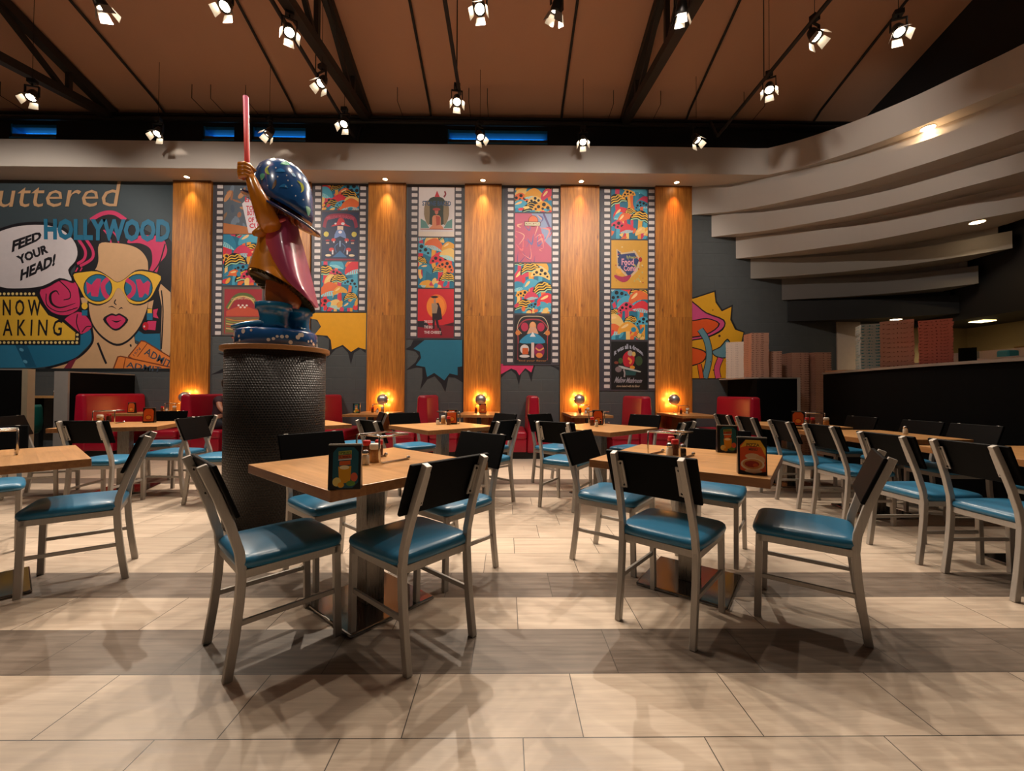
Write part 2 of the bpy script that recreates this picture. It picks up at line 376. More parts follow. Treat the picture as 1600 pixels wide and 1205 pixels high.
for i, (X, lb) in enumerate(((-6.85, 'thin conduit on the ceiling above the left-hand pilaster'), (-4.25, 'thin ceiling conduit running down beside the wand'), (-1.55, 'thin ceiling conduit just right of the left bright truss'),
        (1.07, 'near vertical thin ceiling conduit left of the right truss'), (3.6, 'thin ceiling conduit right of the right truss'), (6.2, 'thin ceiling conduit nearest the dark right wall'))):
    b = MB(); b.tube([(X, YW - .12, 6.5), (X, YW - .12, 6.68), (X, YW - .3, CZ(YW - .3) - .05), (X, 1., CZ(1.) - .05)], .022, 8)
    tag(b.build('ceiling_conduit', M['pipe']), lb, 'conduit', 'conduits along the ceiling')
for z, y, r, lb in ((6.63, YW - .14, .035, 'upper black pipe running along the top of the back wall'), (6.5, YW - .2, .05, 'lower thicker black pipe running along the top of the back wall')):
    t = thing('wall_pipe', lb, 'pipe', (0, y, z), 0, 'pipes along the back wall')
    b = MB(); b.tube([(-13.8, 0, 0), (7.2, 0, 0)], r, 10); b.build('pipe_run', M['pipe'], t)
    if z > 6.6:
        for X in (-10.5, -9.5, -5.95, -5.6, -4.95, -2.1, -.75, -.4, 2.0, 2.9, 4.5, 4.9):
            q = MB(); q.tube([(X, -.45, .02), (X, -.45, CZ(y - .45) - z)], .006, 6); q.tube([(X, -.45, .02), (X, 0, 0)], .006, 6); q.build('hanger_rod', M['pipe'], t)
for X, y0, y1, lb in ((-2.93, 1.5, 7.9, 'level pipe carrying lamps beside the bright left truss'), (-.79, 1.5, 6.6, 'level pipe carrying the lamp left of centre'), (3.93, 1.5, 7.6, 'level pipe carrying two lamps right of centre')):
    b = MB(); b.tube([(X, y0, 5.98), (X, y1, 5.98), (X, y1 + .25, 6.4)] if y1 > 7 else [(X, y0, 5.98), (X, y1, 5.98)], .028, 8)
    for y in (2., 4.2, 6.2): b.tube([(X, y, 5.98), (X, y, CZ(y))], .008, 6)
    tag(b.build('lamp_pipe', M['pipe']), lb, 'pipe', 'pipes carrying the track lamps')
# conveyor of track lamps
def make_track():
    t = thing('track_light', '', 'spotlight', (0, 0, 0), 0, 'track spotlights under the roof')
    b = MB(); b.box(-.05, .05, -.04, .04, .2, .26); b.tube([(0, 0, .2), (0, 0, .16)], .012); b.build('mount', M['black'], t)
    b = MB(); b.bar((-.085, 0, 0), (-.085, 0, .15), .012, .03); b.bar((.085, 0, 0), (.085, 0, .15), .012, .03); b.bar((-.09, 0, .155), (.09, 0, .155), .03, .012); b.build('yoke', M['black'], t)
    X = Matrix.Rotation(R(28), 4, 'X')
    b = MB(); b.lathe([(.03, .11), (.05, .10), (.062, .05), (.072, -.02), (.075, -.05), (.06, -.05), (.05, -.02)], n=20, X=X, cap=True); b.build('lamp_housing', flat('#3a3836', .35, .6), t)
    b = MB(); b.lathe([(.001, -.034), (.056, -.04)], n=20, X=X, cap=False); b.build('lens', M['glow'], t)
    for k in range(4):
        a = k * pi / 2; Y = X @ Matrix.Rotation(a, 4, 'Z'); b = MB()
        for dz in (0, .003): b.face([Y @ Vector(p) for p in ((-.05, .075, -.05 - dz), (.05, .075, -.05 - dz), (.062, .115, -.15 - dz), (-.062, .115, -.15 - dz))])
        b.build('barn_door', flat('#b9b4ab', .4, .3), t, fix=False)
    return t
TL = make_track()
tracks = [(157, 5, 'leftmost of the lamps cut by the top edge'), (353, 8, 'bright lamp at the top edge over the mural end'), (452, 48, 'very bright lamp beside the left bright truss'), (750, 12, 'lamp at the top edge just left of centre'),
          (870, 12, 'lamp at the top edge right of centre'), (1065, 15, 'lamp at the top edge against the right truss'), (1273, 55, 'lamp high on the right sloping pipe'), (1404, 48, 'rightmost lamp near the dark right wall'),
          (50, 150, 'lamp far left on the left truss'), (503, 128, 'lamp under the left bright truss'), (714, 157, 'lamp at the end of a thin pipe'), (1202, 138, 'lower lamp on the right sloping pipe'),
          (247, 207, 'lamp over the ledge above the mural'), (421, 207, 'lamp right above the blue hat of the statue'), (538, 192, 'lamp at the foot of the left bright truss'), (750, 212, 'lamp before the middle blue window'),
          (911, 220, 'lamp over the ledge right of the middle window'), (1088, 217, 'rightmost lamp over the straight ledge')]
for k, (u, v, lb) in enumerate(tracks):
    hz = 608.5 + .0049 * u; y = 4.6 * FPX / (hz - v); p = W(u, v, y)
    away = k in (0, 4, 5); rz = (k * 37 % 80 - 40) + (0 if away else 180); o = place(TL, p, R(rz), 'small black spotlight with barn doors, ' + lb, 'track spotlights under the roof')
    if not any(abs(p.x - q) < .25 for q in (-2.93, -.79, 3.93)) or y > 7:
        s = MB(); s.tube([(0, 0, .26), (0, 0, (CZ(y) - p.z))], .004, 6); s.build('stem', M['pipe'], o)
    kf = .5 if k in (6, 7, 11) else 1.
    # beams: the ones near the wall shine down the room, some high ones wash the wall
    if y > 6.9: spot(p + Vector((0, -.03, -.06)), (p.x * .6, 2.2, .3), 430, NEUT, 80, .4)
    if v > 200: spot(p + Vector((0, .02, .1)), (p.x + .02, 7.78, 5.5), 40, NEUT, 50, .7, .02)
    elif away: spot(p + Vector((0, .03, -.06)), (p.x * 1.1, 8.2, 2.6), 260, WARM, 84, .7)
    elif y > 5.8: spot(p + Vector((0, -.03, -.06)), (p.x * .8, 2.6 + k % 3 * .6, .3), 250 * kf, NEUT, 76, .4)
    else: spot(p + Vector((0, 0, -.06)), (p.x * .8, 2.0 + k % 2, .0), 220 * kf, NEUT, 80, .4)
# unseen spotlights added above the view: wall washers, table lamps and fill
for x, y, tx, ty, tz, e, c in ((-8.5, 4.3, -9, 8.3, 2.8, 400, WARM), (-5.4, 4.3, -5.6, 8.3, 2.8, 330, WARM), (-1.6, 4.2, -1.8, 8.3, 2.8, 290, WARM), (1.9, 4.2, 1.6, 8.3, 2.8, 290, WARM), (4.9, 4.4, 6.6, 8.0, 4.6, 110, WARM),
        (-3.6, 3.4, -3.4, 3.2, 0, 190, NEUT), (-.9, 3.5, -.6, 2.9, 0, 190, NEUT), (1.5, 3.4, 1.2, 2.9, 0, 190, NEUT), (.2, .4, .1, 1.2, 0, 14, NEUT), (-3.2, .2, -2.6, 1.6, 0, 14, NEUT), (3.4, .4, 2.4, 1.8, 0, 14, NEUT)):
    place(TL, (x, y, 5.9), R(0 if ty > 7 else 180), 'added spotlight with barn doors, unseen above the view', 'track spotlights under the roof')
    q = MB(); q.tube([(x, y, 6.15), (x, y, CZ(y))], .009, 6); tag(q.build('hanging_rod', M['pipe']), 'thin black rod carrying an added spotlight, unseen above the view', 'rod', 'rods of the added spotlights')
    spot((x, y, 5.82), (tx, ty, tz), e, c, 84, .5)
spot((-3.2, .4, 5.8), (-2.05, 3.6, 2.5), 150, WARM, 26, .6)  # unseen spot added to brighten the front of the statue
# downlights let into the soffit
def downlight(p, lb, e, size=75, r=.045, sp=True, col=AMBER, to=None):
    t = thing('recessed_downlight', lb, 'downlight', p, 0, 'downlights in the soffit')
    b = MB(); b.lathe([(r + .012, -.001), (r + .012, -.008), (r, -.008), (r, -.001)], n=24, cap=False); b.build('ring', flat('#c9beb0', .4), t)
    b = MB(); b.lathe([(.0005, -.004), (r, -.004)], n=24, cap=False); b.build('lens', M['glow2'], t)
    if sp: spot(Vector(p) + Vector((0, 0, -.02)), to or Vector(p) + Vector((0, .12, -3)), e, col, size, .8, .03)
PIL = [(-6.7, -5.945, 'far left pilaster'), (-4.709, -3.962, 'pilaster behind the statue'), (-2.807, -2.057, 'pilaster right of the statue'), (-.87, -.127, 'pilaster left of centre'), (1.067, 1.852, 'pilaster right of centre'), (2.995, 3.739, 'rightmost pilaster')]
for i, (x0, x1, nm) in enumerate(PIL):
    x = (x0 + x1) / 2
    downlight((x, 8.1, SB), 'small glowing downlight above the ' + nm, (26, 26, 30, 30, 24, 26)[i], col=(1, .66, .3) if i < 4 else (1, .42, .14), size=62)
    spot((x, 8.09, SB - .03), (x, 8.24, SB - .62), (18, 18, 24, 24, 20, 20)[i], (1, .74, .36) if i < 4 else (1, .4, .12), 50, 1, .02)
for u, v, z, lb, e in ((1450, 200, SB, 'oval glowing downlight under the topmost curved band', 28), (1527, 347, 3.9, 'oval glowing downlight under the fourth curved band', 26), (1400, 499, 2.62, 'glowing downlight below the lowest curved band', 12)):
    p = G(u, v, z); downlight(p, lb, e, r=.09, col=(1, .68, .35), size=110)

# ================================================================ PILASTERS, SCONCES
for i, (x0, x1, nm) in enumerate(PIL):
    t = thing('wood_pilaster', 'tall honey-coloured plank %s on the grey wall' % nm, 'pilaster', (x0, YW, 0), 0, 'plank pilasters on the back wall')
    b = MB(); b.box(0, x1 - x0, -.06, -.001, 0, SB - .001); b.build('plank_panel', M['pil'], t, bevel=.003)
    b = MB(); b.box(.0, x1 - x0, -.066, -.06, SB - .03, SB - .002); b.build('top_strip', flat('#6b3f1c', .6), t)
def make_sconce():
    t = thing('globe_sconce', '', 'wall lamp', group='globe wall lamps')
    b = MB(); b.lathe([(.055, 0), (.055, .02), (.02, .03), (.02, .07)], n=24, X=Matrix.Rotation(R(90), 4, 'X')); b.build('wall_plate', M['chrome'], t)
    X = Matrix.Rotation(R(90), 4, 'X'); n = 14; r = .108
    pr = [(max(.0005, r * sin(a)), .15 - r * cos(a)) for a in [pi * k / n for k in range(n + 1)]]
    b = MB(); b.lathe(pr[:4], n=28, X=X, cap=False); b.build('lit_glass', M['bulb'], t)
    b = MB(); b.lathe(pr[3:], n=28, X=X, cap=False); b.build('mirrored_front', M['mirror'], t)
    return t
SC = make_sconce()
for u, nm in ((290, 'far left pilaster'), (598, 'pilaster right of the statue'), (751, 'pilaster left of centre'), (905, 'pilaster right of centre'), (1053, 'rightmost pilaster')):
    p = W(u, 624.5 if u > 300 else 621, 8.1); p.y = YW - .061
    place(SC, p, 0, 'mirror-fronted globe lamp glowing low on the ' + nm, 'globe wall lamps')
    for a in range(6): point(p + Vector((.125 * cos(a * pi / 3), -.05, .125 * sin(a * pi / 3))), 1.5, AMBER, .01)

# ================================================================ FLAT ART
class Art:
    def __init__(s, Y, clip=None): s.b = MB(); s.Y = Y; s.k = 0; s.clip = clip; s.map = lambda x, y: (x, y)
    def P(s, x, y):
        x, y = s.map(x, y); return x, y
    def poly(s, pts, col, smooth=0, up=True):
        pts = [s.P(*p) for p in pts]
        if smooth:
            n = len(pts); o = []
            for i in range(n):
                a, b_, c, d = pts[i - 1], pts[i], pts[(i + 1) % n], pts[(i + 2) % n]
                for k in range(smooth):
                    t = k / smooth
                    o.append(tuple(.5 * (2 * b_[j] + (c[j] - a[j]) * t + (2 * a[j] - 5 * b_[j] + 4 * c[j] - d[j]) * t * t + (3 * b_[j] - a[j] - 3 * c[j] + d[j]) * t ** 3) for j in range(2)))
            pts = o
        if s.clip:
            x0, z0, x1, z1 = s.clip
            for ax, lim, sg in ((0, x0, 1), (0, x1, -1), (1, z0, 1), (1, z1, -1)):
                out = []
                for i in range(len(pts)):
                    p, q = pts[i - 1], pts[i]; dp, dq = (p[ax] - lim) * sg, (q[ax] - lim) * sg
                    if (dp >= 0) != (dq >= 0):
                        t = dp / (dp - dq); out.append((p[0] + (q[0] - p[0]) * t, p[1] + (q[1] - p[1]) * t))
                    if dq >= 0: out.append(q)
                pts = out
                if len(pts) < 3: return
        if up: s.k += 1
        y = s.Y - s.k * .00008
        s.b.face([(x, y, z) for x, z in pts], col if not isinstance(col, str) else flat(col, .55))
    def line(s, pts, wd, col, smooth=6, taper=False):
        if smooth and len(pts) > 2: pts = smooth2(pts, smooth)
        L = []; Rr = []; n = len(pts)
        for i, p in enumerate(pts):
            a, c = pts[max(i - 1, 0)], pts[min(i + 1, n - 1)]; dx, dy = c[0] - a[0], c[1] - a[1]; l = math.hypot(dx, dy) or 1
            h = wd / 2 * ((1 - abs(2 * i / (n - 1) - 1) * .85) if taper else 1); L.append((p[0] - dy / l * h, p[1] + dx / l * h)); Rr.append((p[0] + dy / l * h, p[1] - dx / l * h))
        s.k += 1
        for i in range(n - 1): s.poly([L[i], L[i + 1], Rr[i + 1], Rr[i]], col, up=False)
    def ell(s, cx, cy, rx, ry, col, rot=0, n=22, a0=0, a1=360):
        full = a1 - a0 >= 360; P = []
        for i in range(n + (0 if full else 1)):
            a = R(a0 + (a1 - a0) * i / n); x, y = rx * cos(a), ry * sin(a); P.append((cx + x * cos(rot) - y * sin(rot), cy + x * sin(rot) + y * cos(rot)))
        s.poly(P, col)
    def text(s, st, quad, col, bold=0., arc=0.):
        """quad: top-left, top-right, bottom-right, bottom-left"""
        cu = bpy.data.curves.new('lettering', 'FONT'); cu.body = st; cu.offset = bold; cu.resolution_u = 2
        o = bpy.data.objects.new('lettering', cu); COL.objects.link(o); me = bpy.data.meshes.new_from_object(o.evaluated_get(bpy.context.evaluated_depsgraph_get()))
        V = [v.co.copy() for v in me.vertices]; F = [tuple(p.vertices) for p in me.polygons]
        bpy.data.objects.remove(o); bpy.data.curves.remove(cu); bpy.data.meshes.remove(me)
        if not V: return
        x0, x1 = min(v.x for v in V), max(v.x for v in V); y0, y1 = min(v.y for v in V), max(v.y for v in V); s.k += 1; tl, tr, br, bl = quad
        Q = []
        for v in V:
            a, c = (v.x - x0) / (x1 - x0), (v.y - y0) / (y1 - y0); c2 = c
            x = (bl[0] * (1 - a) + br[0] * a) * (1 - c) + (tl[0] * (1 - a) + tr[0] * a) * c; y = (bl[1] * (1 - a) + br[1] * a) * (1 - c) + (tl[1] * (1 - a) + tr[1] * a) * c
            Q.append((x, y + arc * (1 - (2 * a - 1) ** 2)))
        for f in F: s.poly([Q[i] for i in f], col, up=False)
    def rect(s, x0, y0, x1, y1, col): s.poly([(x0, y0), (x1, y0), (x1, y1), (x0, y1)], col)
    def q(s, x0, y0, x1, y1): return [(x0, y0), (x1, y0), (x1, y1), (x0, y1)]
    def done(s, name, parent=None): return s.b.build(name, None, parent, fix=False)
def crop(X0, Y0, sc, Yw):
    def f(x, y): p = W(X0 + x / sc, Y0 + y / sc, Yw); return (p.x, p.z)
    return f
K, PINK, TEAL, TAN, YEL, WHT, ORG = '#14131c', '#cf3566', '#1f6f93', '#d0a67c', '#e8b73a', '#d8d0d4', '#e0813a'

# ---- the big pop-art mural on the left
mural = thing('wall_mural', 'large pop-art mural of a woman in yellow sunglasses on the left wall', 'mural', (0, 0, 0))
A = Art(YW - .001); A.map = crop(0, 420, 5.926, YW)
A.poly([(-900, -800), (1590, -800), (1590, 932), (-900, 932)], '#3a474e')
A.poly([(-900, 640), (860, 560), (850, 680), (700, 830), (560, 890), (340, 917), (-900, 917)], TEAL)
A.poly([(-900, 690), (140, 690), (330, 917), (-900, 917)], '#2e7fa5')
A.poly([(140, 705), (250, 705), (340, 912), (240, 912)], '#17597a')
for x, y in ((200, 750), (235, 860)): A.ell(x, y, 22, 14, '#5fa3c4', .5)
# hair mass
A.poly([(690, 50), (720, -180), (840, -450), (960, -520), (1080, -525), (1200, -450), (1400, -330), (1590, -250), (1590, 150), (1500, 420), (1480, 600), (1340, 605), (1240, 560), (850, 560), (740, 610), (590, 470), (440, 440), (370, 330), (360, 180), (540, 70), (640, 60)], K, 4)
A.poly([(1255, 560), (1330, 605), (1480, 600), (1485, 760), (1250, 660)], TEAL)
A.poly([(860, 540), (855, 690), (700, 840), (420, 930), (1575, 930), (1560, 860), (1250, 690), (1240, 600), (1080, 690), (950, 640)], TAN)
A.line([(850, 560), (850, 690), (700, 835), (420, 925)], 22, K)
A.poly([(590, 925), (640, 860), (715, 825), (660, 925)], '#7c2438')
A.line([(905, 685), (950, 800), (985, 880)], 20, K); A.line([(1208, 700), (1214, 722)], 16, K, 0)
A.poly([(1490, 140), (1580, 220), (1590, 700), (1560, 850), (1490, 745), (1500, 350), (1470, 200)], TAN); A.line([(1495, 200), (1510, 400), (1495, 745)], 12, K)
face = [(820, 40), (822, 300), (840, 450), (885, 550), (970, 640), (1080, 695), (1180, 660), (1275, 560), (1340, 430), (1372, 300), (1372, 0), (1360, -90), (1300, -170), (1200, -218), (1050, -238), (920, -228), (912, -70), (880, 10)]
A.poly([(1080 + (x - 1080) * 1.05, 230 + (y - 230) * 1.045) for x, y in face], K, 4); A.poly(face, TAN, 4)
# hair strands
A.line([(840, -450), (950, -510), (1060, -515), (1165, -450)], 38, PINK)
for dx in (0, 70):
    A.line([(730 + dx, -270), (790 + dx, -170), (780 + dx, -90), (715 + dx * .4, -45 + dx * .3)], 26, PINK)
    A.line([(960 + dx, -360), (1010 + dx, -300), (1030 + dx, -240)], 14, PINK)
for x in (700, 740): A.line([(x, 30), (x + 22, -10)], 12, PINK, 0)
A.poly([(1180, -240), (1250, -300), (1480, -300), (1545, -200), (1535, -120), (1480, -50), (1450, 40), (1380, 40), (1410, -60), (1395, -180), (1300, -235)], PINK, 4)
A.line([(1530, -230), (1480, -60), (1420, 30)], 12, K)
A.poly([(380, 190), (550, 95), (700, 130), (728, 200), (740, 340), (690, 400), (600, 432), (480, 400), (400, 300)], PINK, 3)
A.line([(550, 110), (640, 200), (650, 270), (590, 290)], 10, K); A.line([(550, 245), (520, 205), (470, 240), (480, 320), (560, 360), (700, 320)], 26, K, 6, True)
A.line([(430, 230), (440, 340), (560, 400), (720, 360)], 8, K)
A.poly([(600, 470), (720, 400), (800, 440), (850, 540), (745, 605), (650, 520)], PINK, 3); A.line([(720, 420), (710, 500), (740, 590)], 9, K); A.line([(760, 590), (800, 540), (845, 535)], 9, K)
A.poly([(1420, 380), (1465, 370), (1450, 420), (1470, 460), (1420, 450)], PINK); A.poly([(1370, 485), (1450, 485), (1440, 570), (1330, 560)], PINK)
# sunglasses
gl = [(680, 60), (760, 35), (900, 25), (1010, 80), (1085, 128), (1160, 95), (1250, 30), (1350, 25), (1490, 70), (1450, 170), (1390, 275), (1300, 325), (1200, 310), (1150, 230), (1110, 182), (1080, 190), (1040, 265), (980, 310), (900, 328), (800, 285), (740, 180)]
A.poly([(1085 + (x - 1085) * 1.03, 175 + (y - 175) * 1.09) for x, y in gl], K, 3); A.poly(gl, YEL, 3)
for cx in (908, 1283):
    A.ell(cx, 178, 134, 130, K); A.ell(cx, 178, 126, 122, TEAL)
A.poly([(800, 120), (850, 150), (870, 120), (900, 90), (940, 95), (910, 260), (850, 255), (840, 210), (810, 240)], PINK); A.line([(1005, 90), (955, 150), (970, 230), (1005, 270)], 44, PINK)
A.line([(1170, 100), (1235, 150), (1235, 220), (1185, 270)], 40, PINK); A.poly([(1260, 100), (1300, 95), (1330, 140), (1370, 110), (1395, 130), (1375, 250), (1345, 225), (1320, 265), (1290, 265)], PINK)
# face details
A.line([(1075, 285), (1060, 315), (1080, 335)], 9, K); A.line([(1005, 358), (1040, 350), (1080, 372)], 10, K, 6, True); A.line([(1098, 380), (1125, 362), (1140, 372)], 10, K, 6, True)
A.poly([(955, 468), (1030, 415), (1075, 425), (1112, 415), (1190, 472), (1135, 545), (1080, 574), (1025, 552)], K, 3); A.poly([(985, 470), (1032, 432), (1075, 440), (1110, 432), (1165, 472), (1128, 528), (1080, 556), (1033, 540)], PINK, 3)
A.line([(1035, 478), (1080, 492), (1125, 478)], 16, K, 6, True)
A.poly([(750, 270), (775, 265), (815, 290), (810, 320), (760, 320)], TAN); A.ell(786, 345, 28, 32, YEL); A.rect(760, 385, 812, 435, TEAL)
A.poly([(1375, 310), (1425, 290), (1410, 370), (1370, 365)], TAN); A.rect(1368, 372, 1410, 412, YEL); A.rect(1362, 412, 1415, 475, TEAL); A.ell(1350, 532, 28, 38, '#c01528'); A.ell(1338, 535, 8, 10, WHT)
# marquee
A.poly([(-900, 200), (350, 200), (380, 262), (440, 420), (590, 462), (748, 600), (742, 706), (-900, 706)], K)
A.poly([(-900, 258), (345, 258), (385, 340), (450, 430), (560, 475), (700, 590), (697, 662), (-900, 662)], YEL)
for i in range(9): A.ell(4 + i * 39, 233, 13, 13, '#e9cf86', n=12)
for i in range(19): A.ell(4 + i * 39.5, 684, 13, 13, '#e9cf86', n=12)
for y in (612, 650): A.ell(720, y, 13, 13, '#e9cf86', n=12)
# tickets
A.poly([(1185, 812), (1310, 662), (1345, 668), (1575, 810), (1575, 932), (1430, 932), (1200, 830)], '#7c3a1a'); A.poly([(1200, 812), (1312, 674), (1345, 680), (1575, 822), (1575, 932), (1430, 932)], ORG)
A.line([(1365, 695), (1275, 815)], 8, '#7c3a1a', 0)
A.poly([(1045, 932), (1090, 812), (1120, 805), (1575, 905), (1575, 932)], '#7c3a1a'); A.poly([(1058, 932), (1100, 822), (1122, 817), (1575, 916), (1575, 932)], ORG); A.line([(1165, 828), (1145, 932)], 8, '#7c3a1a', 0)
A.line([(-900, 936), (1590, 936)], 26, '#1d2327', 0)
A.done('painted_picture', mural)
A.b = MB(); A.map = crop(0, 260, 5.926, YW)
bub = [(-240, 1000), (-330, 850), (-200, 690), (0, 605), (180, 555), (400, 545), (560, 580), (680, 680), (722, 790), (700, 880), (635, 960), (668, 1060), (555, 1035), (400, 1108), (200, 1130), (0, 1115)]
A.poly([(200 + (x - 200) * 1.045, 840 + (y - 840) * 1.1) for x, y in bub], K, 3); A.poly(bub, WHT, 3)
A.done('speech_bubble', mural)
def lettering(maps, items, name='lettering', parent=None, art=None):
    art.b = MB()
    for st, quad, col, bold in items: art.text(st, quad, col, bold)
    return art.done(name, parent)
lettering(0, [('FEED', [(125, 690), (385, 598), (392, 675), (112, 800)], K, .05), ('YOUR', [(150, 835), (440, 718), (455, 800), (180, 915)], K, .05), ('HEAD!', [(200, 955), (525, 805), (510, 920), (190, 1065)], K, .05)], 'speech_lettering', mural, A)
lettering(0, [('HOLLYWOOD', [(410, 485), (1585, 490), (1575, 705), (412, 680)], TEAL, .05)], 'sign_lettering', mural, A)
lettering(0, [('uttered', [(20, 150), (1125, 140), (1085, 375), (-20, 380)], '#c39a72', -.002)], 'script_lettering', mural, A)
A.map = crop(0, 420, 5.926, YW)
lettering(0, [('N O W', [(30, 285), (385, 285), (385, 437), (30, 435)], K, .02), ('A K I N G', [(30, 470), (585, 470), (572, 622), (30, 622)], K, .01)], 'marquee_lettering', mural, A)
lettering(0, [('ADMIT', [(1365, 730), (1600, 862), (1570, 925), (1335, 790)], '#3b4a5a', .015), ('1974', [(1232, 795), (1295, 722), (1312, 748), (1248, 812)], '#3b4a5a', 0), ('ADMIT', [(1180, 862), (1500, 912), (1490, 962), (1170, 912)], '#3b4a5a', .015)], 'ticket_lettering', mural, A)

# ---- painted bursts under the film strips
def burst(parts, X0, Y0, sc, lb, name='painted_burst'):
    A = Art(YW - .0008); A.map = crop(X0, Y0, sc, YW)
    for col, pts, sm in parts: A.poly(pts, col, sm)
    return A, lb, name
A, lb, nm = burst([(K, [(-60, 235), (558, 235), (550, 612), (500, 575), (440, 612), (411, 722), (385, 610), (330, 552), (270, 575), (185, 665), (205, 560), (205, 480), (150, 455), (60, 458), (112, 385), (125, 345), (70, 295), (-60, 285)], 0),
    ('#e8a512', [(-60, 235), (556, 235), (550, 580), (480, 560), (412, 602), (335, 536), (232, 580), (222, 490), (190, 450), (70, 440), (130, 365), (95, 300), (-60, 270)], 0)], 480, 450, 6.023, 'yellow painted burst with black edge right of the statue', 0)
tag(A.done('painted_burst'), lb, 'mural', 'painted bursts under the film strips')
A, lb, nm = burst([(K, [(1000, 490), (1465, 490), (1465, 892), (1390, 845), (1330, 840), (1300, 982), (1262, 905), (1200, 832), (1130, 862), (1063, 958), (1085, 850), (1082, 755), (1030, 750), (930, 775), (1020, 700), (1050, 640), (1020, 600), (922, 578), (975, 545)], 0),
    ('#20718e', [(1105, 490), (1458, 490), (1458, 738), (1415, 745), (1415, 822), (1340, 805), (1290, 870), (1270, 855), (1195, 800), (1128, 838), (1110, 745), (1022, 728), (1072, 660), (1060, 600), (1000, 572)], 0)], 480, 450, 6.023, 'blue painted burst with black edge below the caped-man picture', 0)
tag(A.done('painted_burst'), lb, 'mural', 'painted bursts under the film strips')
A, lb, nm = burst([(K, [(395, 880), (738, 892), (712, 990), (700, 1062), (668, 968), (640, 945), (600, 975), (576, 1092), (545, 985), (500, 945), (455, 965), (395, 1022)], 0),
    ('#cf3566', [(395, 880), (722, 895), (698, 965), (640, 922), (580, 992), (550, 945), (500, 925), (395, 985)], 0), (K, [(880, 893), (975, 912), (975, 948), (930, 918)], 0)], 720, 430, 6.344, 'pink painted burst with black drips right of centre', 0)
tag(A.done('painted_burst'), lb, 'mural', 'painted bursts under the film strips')
A, lb, nm = burst([(K, [(235, 20), (420, 40), (420, 120), (300, 110)], 0), ('#c8402e', [(250, 40), (420, 50), (420, 110), (305, 104)], 0), (K, [(55, 398), (185, 330), (190, 372)], 0), (K, [(120, 190), (190, 195), (190, 222), (150, 205)], 0)], 320, 520, 6.025, 'red and black painted shards left of the pedestal', 0)
tag(A.done('painted_burst'), lb, 'mural', 'painted bursts under the film strips')
A, lb, nm = burst([(K, [(60, 240), (180, 238), (365, 178), (372, 270), (420, 340), (508, 298), (500, 420), (540, 500), (605, 525), (530, 920), (60, 920)], 0),
    ('#d9a01c', [(60, 250), (180, 250), (352, 194), (362, 280), (415, 356), (495, 318), (485, 425), (525, 508), (595, 532), (510, 912), (60, 912)], 0),
    (K, [(60, 215), (180, 278), (285, 362), (435, 425), (425, 510), (310, 572), (180, 598), (60, 600)], 3), ('#c94a80', [(60, 230), (180, 290), (280, 372), (425, 432), (415, 500), (300, 562), (180, 588), (60, 590)], 3),
    (K, [(60, 420), (180, 428), (290, 410), (400, 458), (320, 538), (180, 575), (60, 560)], 3), ('#d8541c', [(60, 430), (180, 436), (290, 420), (388, 460), (315, 528), (180, 565), (60, 550)], 3),
    (K, [(60, 640), (180, 655), (275, 685), (290, 735), (230, 795), (60, 815)], 3), ('#d8541c', [(60, 650), (180, 664), (268, 694), (278, 732), (225, 786), (60, 805)], 3),
    (K, [(328, 690), (400, 648), (460, 582), (495, 640), (500, 712), (440, 748), (370, 738)], 3), ('#5f8fa0', [(340, 690), (405, 656), (460, 596), (486, 645), (488, 702), (440, 738), (370, 728)], 3)], 1050, 420, 5.333, 'yellow painted burst with pink and blue mushrooms at right', 0)
for p, w1, c in (([(235, 505), (290, 600), (310, 740), (272, 912)], 46, '#5f8fa0'), ([(228, 795), (246, 912)], 30, '#d8541c'), ([(405, 745), (375, 830), (385, 912)], 42, '#c94a80')):
    A.line(p, w1 + 12, K); A.line(p, w1, c)
for x, y, r in ((395, 560, 10), (340, 345, 5), (345, 845, 6), (320, 775, 5)): A.ell(x, y, r, r, '#3a1c10', n=10)
tag(A.done('painted_burst'), lb, 'mural')

